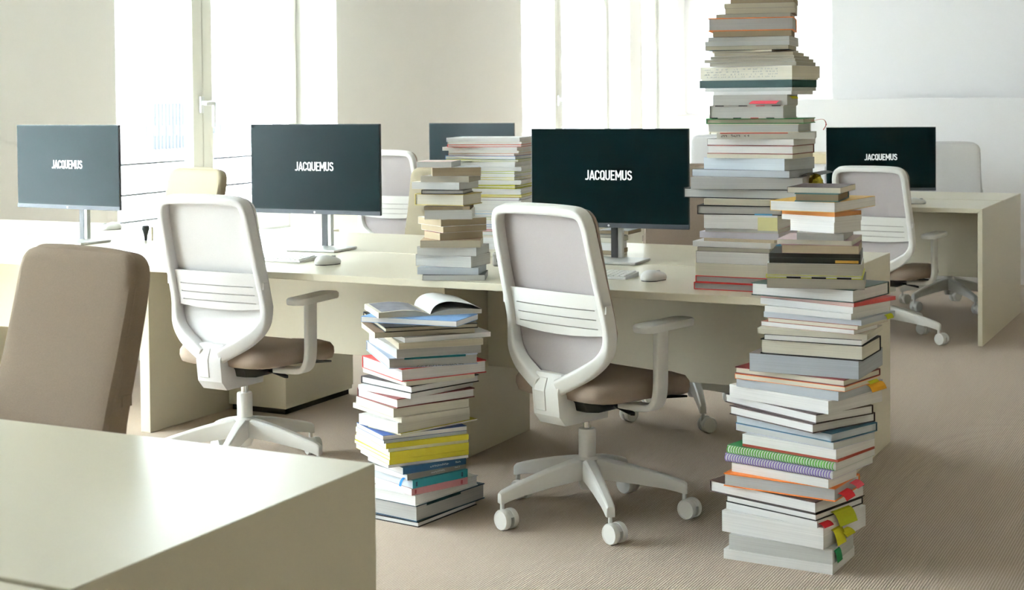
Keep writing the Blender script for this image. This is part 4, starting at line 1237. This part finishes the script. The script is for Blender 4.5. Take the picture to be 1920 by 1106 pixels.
note(k, 'l', 0.0, 0.062, -0.004, TH(k) * 0.86, PYEL)
k = book('black covered hardback with a blue tab')
note(k, 'l', 0.03, 0.085, -0.001, 0.005, BLU, 'page_tab')
k = book('grey paperback with pink and yellow page markers')
marker(k, 'l', 0.02, 0.085, TH(k) * 0.42, 0.012, PINK, 0.014, 0.8)
marker(k, 'r', 0.02, 0.12, TH(k) * 0.85, 0.010, YEL, 0.012, 0.8)
k = book('white paperback jutting out with blue marker')
marker(k, 'r', 0.05, 0.05, TH(k) * 0.4, 0.012, BLU, 0.006, 0.8)
k = book('thin green hardback with a red ribbon')
m = MB()
pth = catmull([(0.02, -0.155, 0.006), (0.03, -0.190, 0.012), (0.035, -0.200, -0.004), (0.03, -0.192, -0.022)], 6)
sweep(m, pth, 0.006, 0.001, (0, 0, 1), 0.3, 1)
m.build('ribbon', mat('red_ribbon', (0.45, 0.06, 0.05), 0.6), k)
k = book('thick grey paged paperback')
cr_ = MB()
rd = random.Random(3)
for (cx, cy, cz, r) in ((0.08, -0.195, 0.012, 0.026), (0.105, -0.20, 0.006, 0.018), (0.07, -0.2, 0.028, 0.016), (0.10, -0.19, 0.03, 0.014)):
    prof = [(0.002, -r)] + [(r * math.cos(R(t)) * rd.uniform(0.8, 1.1), r * math.sin(R(t))) for t in range(-60, 61, 30)] + [(0.002, r)]
    cr_.lathe(prof, 0, 0, 9, Matrix.Translation((cx, cy, cz)) @ Matrix.Rotation(rd.uniform(0, 3), 4, 'X'))
cr_.build('crumpled_bookmark', mat('yellow_tissue', (0.62, 0.52, 0.05), 0.7), k, smooth=20)
k = book('blue grey magazine with a curling dark cover')
m = MB()
L, W = k['_s'][6], k['_s'][7]
rings = []
for q in range(7):
    t_ = q / 6
    yy = -W / 2 - 0.07 * t_
    zz = 0.0005 + 0.012 * math.sin(t_ * 2.6)
    rings.append([(-0.02, yy, zz), (L / 2, yy, zz + 0.004 * t_), (L / 2, yy, zz + 0.0012 + 0.004 * t_), (-0.02, yy, zz + 0.0012)])
m.loft(rings)
m.build('curled_cover', cmat('darkgrey'), k)
k = book('navy blue spined paperback with white lettering')
dashes(k, 'r', 0.10, 0.165, TH(k) * 0.40, 0.006, (0.75, 0.75, 0.75), 2)
dashes(k, 'r', 0.195, 0.215, TH(k) * 0.45, 0.005, (0.75, 0.75, 0.75), 3)
k = book('grey spined paperback with white lettering')
dashes(k, 'r', 0.09, 0.15, TH(k) * 0.40, 0.006, (0.75, 0.75, 0.75), 4)
dashes(k, 'r', 0.19, 0.21, TH(k) * 0.45, 0.004, (0.75, 0.75, 0.75), 5)
for w_ in ('turquoise spined paperback', 'dusty pink spined paperback'):
    k = book(w_)
    note(k, 'r', 0.012, 0.018, TH(k) * 0.2, TH(k) * 0.75, (0.02, 0.06, 0.10) if 'turq' in w_ else (0.35, 0.06, 0.08), 'spine_mark')
    note(k, 'r', 0.195, 0.202, TH(k) * 0.2, TH(k) * 0.75, (0.02, 0.06, 0.10) if 'turq' in w_ else (0.35, 0.06, 0.08), 'spine_mark')
k = book('grey spined paperback with white lettering')
marker(k, 'l', 0.01, 0.012, TH(k) * 0.3, 0.03, (0.02, 0.16, 0.42), 0.022, 0.8, 'ribbon')
k = book('white spined book with small dark lettering')
W = k['_s'][7]
dashes(k, 'l', W - 0.10, W - 0.012, TH(k) * 0.35, 0.007, (0.03, 0.03, 0.03), 6, gap=0.5)
note(k, 'l', W - 0.22, W - 0.01, TH(k) * 0.86, TH(k) * 0.99, (0.60, 0.06, 0.04), 'red_band')
k = book('bulky white volume with printed marks on its edge')
W = k['_s'][7]
for r_ in range(4):
    dashes(k, 'l', 0.05, W - 0.015, 0.004 + r_ * 0.008, 0.0045, (0.42, 0.44, 0.47), 10 + r_, 'edge_print', 0.9)
k = book('pale blue hardback with a teal lettered strip')
note(k, 'r', 0.05, 0.25, TH(k) * 0.80, TH(k) * 0.99, (0.01, 0.10, 0.12), 'teal_strip')
dashes(k, 'r', 0.09, 0.24, TH(k) * 0.02, 0.005, (0.02, 0.02, 0.02), 21)
k = book('very thick hardback with a dark blue cover')
note(k, 'r', 0.05, 0.22, TH(k) * 0.84, TH(k) * 0.99, (0.01, 0.05, 0.06), 'cover_band')
dashes(k, 'r', 0.10, 0.18, TH(k) * 0.78, 0.007, (0.7, 0.7, 0.7), 22)
k = book('thick pale book with dark ticks on its covers')
for (a, c) in ((0.01, (0.03, 0.02, 0.02)), (0.06, (0.45, 0.04, 0.05)), (0.115, (0.03, 0.02, 0.02)), (0.19, (0.03, 0.02, 0.02))):
    note(k, 'l', a, a + 0.028, TH(k) * 0.93, TH(k) * 1.0 - 0.0002, c, 'cover_tick')
    note(k, 'l', a + 0.02, a + 0.045, 0.0002, TH(k) * 0.07, c, 'cover_tick')
k = book('thin booklet with a lime and black wavy edge')
for a in (0.03, 0.10, 0.17):
    note(k, 'l', a, a + 0.04, 0.0, 0.0045, (0.01, 0.01, 0.012), 'black_scallop')
for kk, v in BY.items():
    del v['_s']

# open book on top of the floor pile
ZB = BOOKS_A[0][9]
ob = thing('open_book', 'open book with a grey picture page, spread on top of the floor pile', 'book', (-2.529, 4.063, ZB), R(43.7))
PW, PD = 0.17, 0.228
tl = [(0.0, 0.0175), (0.03, 0.0195), (0.08, 0.0215), (0.12, 0.019), (0.15, 0.0125), (PW, 0.004)]
MB().prism([(0.0, 0.002)] + [(PW, 0.002)] + tl[::-1], 'y', 0, PD).build('page_block', pmat('cream'), ob)
tr_ = [(PW, 0.004), (PW + 0.02, 0.012), (PW + 0.06, 0.018), (PW + 0.11, 0.0175), (PW + 0.172, 0.013)]
MB().prism([(PW, 0.002), (PW + 0.172, 0.002)] + tr_[::-1], 'y', 0, PD).build('page_block', pmat('cream'), ob)
rings = []
for (x, z) in catmull([(PW, 0.005, 0), (PW + 0.008, 0.022, 0), (PW + 0.028, 0.037, 0), (PW + 0.062, 0.043, 0), (PW + 0.105, 0.037, 0), (PW + 0.145, 0.027, 0), (PW + 0.176, 0.012, 0)], 5) and [(p.x, p.y) for p in catmull([(PW, 0.005, 0), (PW + 0.008, 0.022, 0), (PW + 0.028, 0.037, 0), (PW + 0.062, 0.043, 0), (PW + 0.105, 0.037, 0), (PW + 0.145, 0.027, 0), (PW + 0.176, 0.012, 0)], 5)]:
    rings.append([(x, 0, z), (x, PD, z), (x, PD, z + 0.0012), (x, 0, z + 0.0012)])
MB().loft(rings).build('raised_page', mat('page_white', (0.80, 0.80, 0.79), 0.8, 0.1), ob, smooth=30)
ph = MB()
rings = []
for i in range(9):
    x = 0.012 + 0.135 * i / 8
    j = max(q for q in range(len(tl) - 1) if tl[q][0] <= x)
    t_ = (x - tl[j][0]) / (tl[j + 1][0] - tl[j][0])
    z = tl[j][1] + (tl[j + 1][1] - tl[j][1]) * t_ + 0.0006
    rings.append([(x, 0.012, z), (x, PD - 0.012, z), (x, PD - 0.012, z + 0.0004), (x, 0.012, z + 0.0004)])
ph.loft(rings)
ph.build('printed_picture', mat('grey_photo', (0.17, 0.18, 0.22), 0.4, 0.4, 0.75, 22), ob)
MB().box(0.0, PW + 0.172, 0.0, PD, 0.0, 0.002).build('cover', cmat('white'), ob)
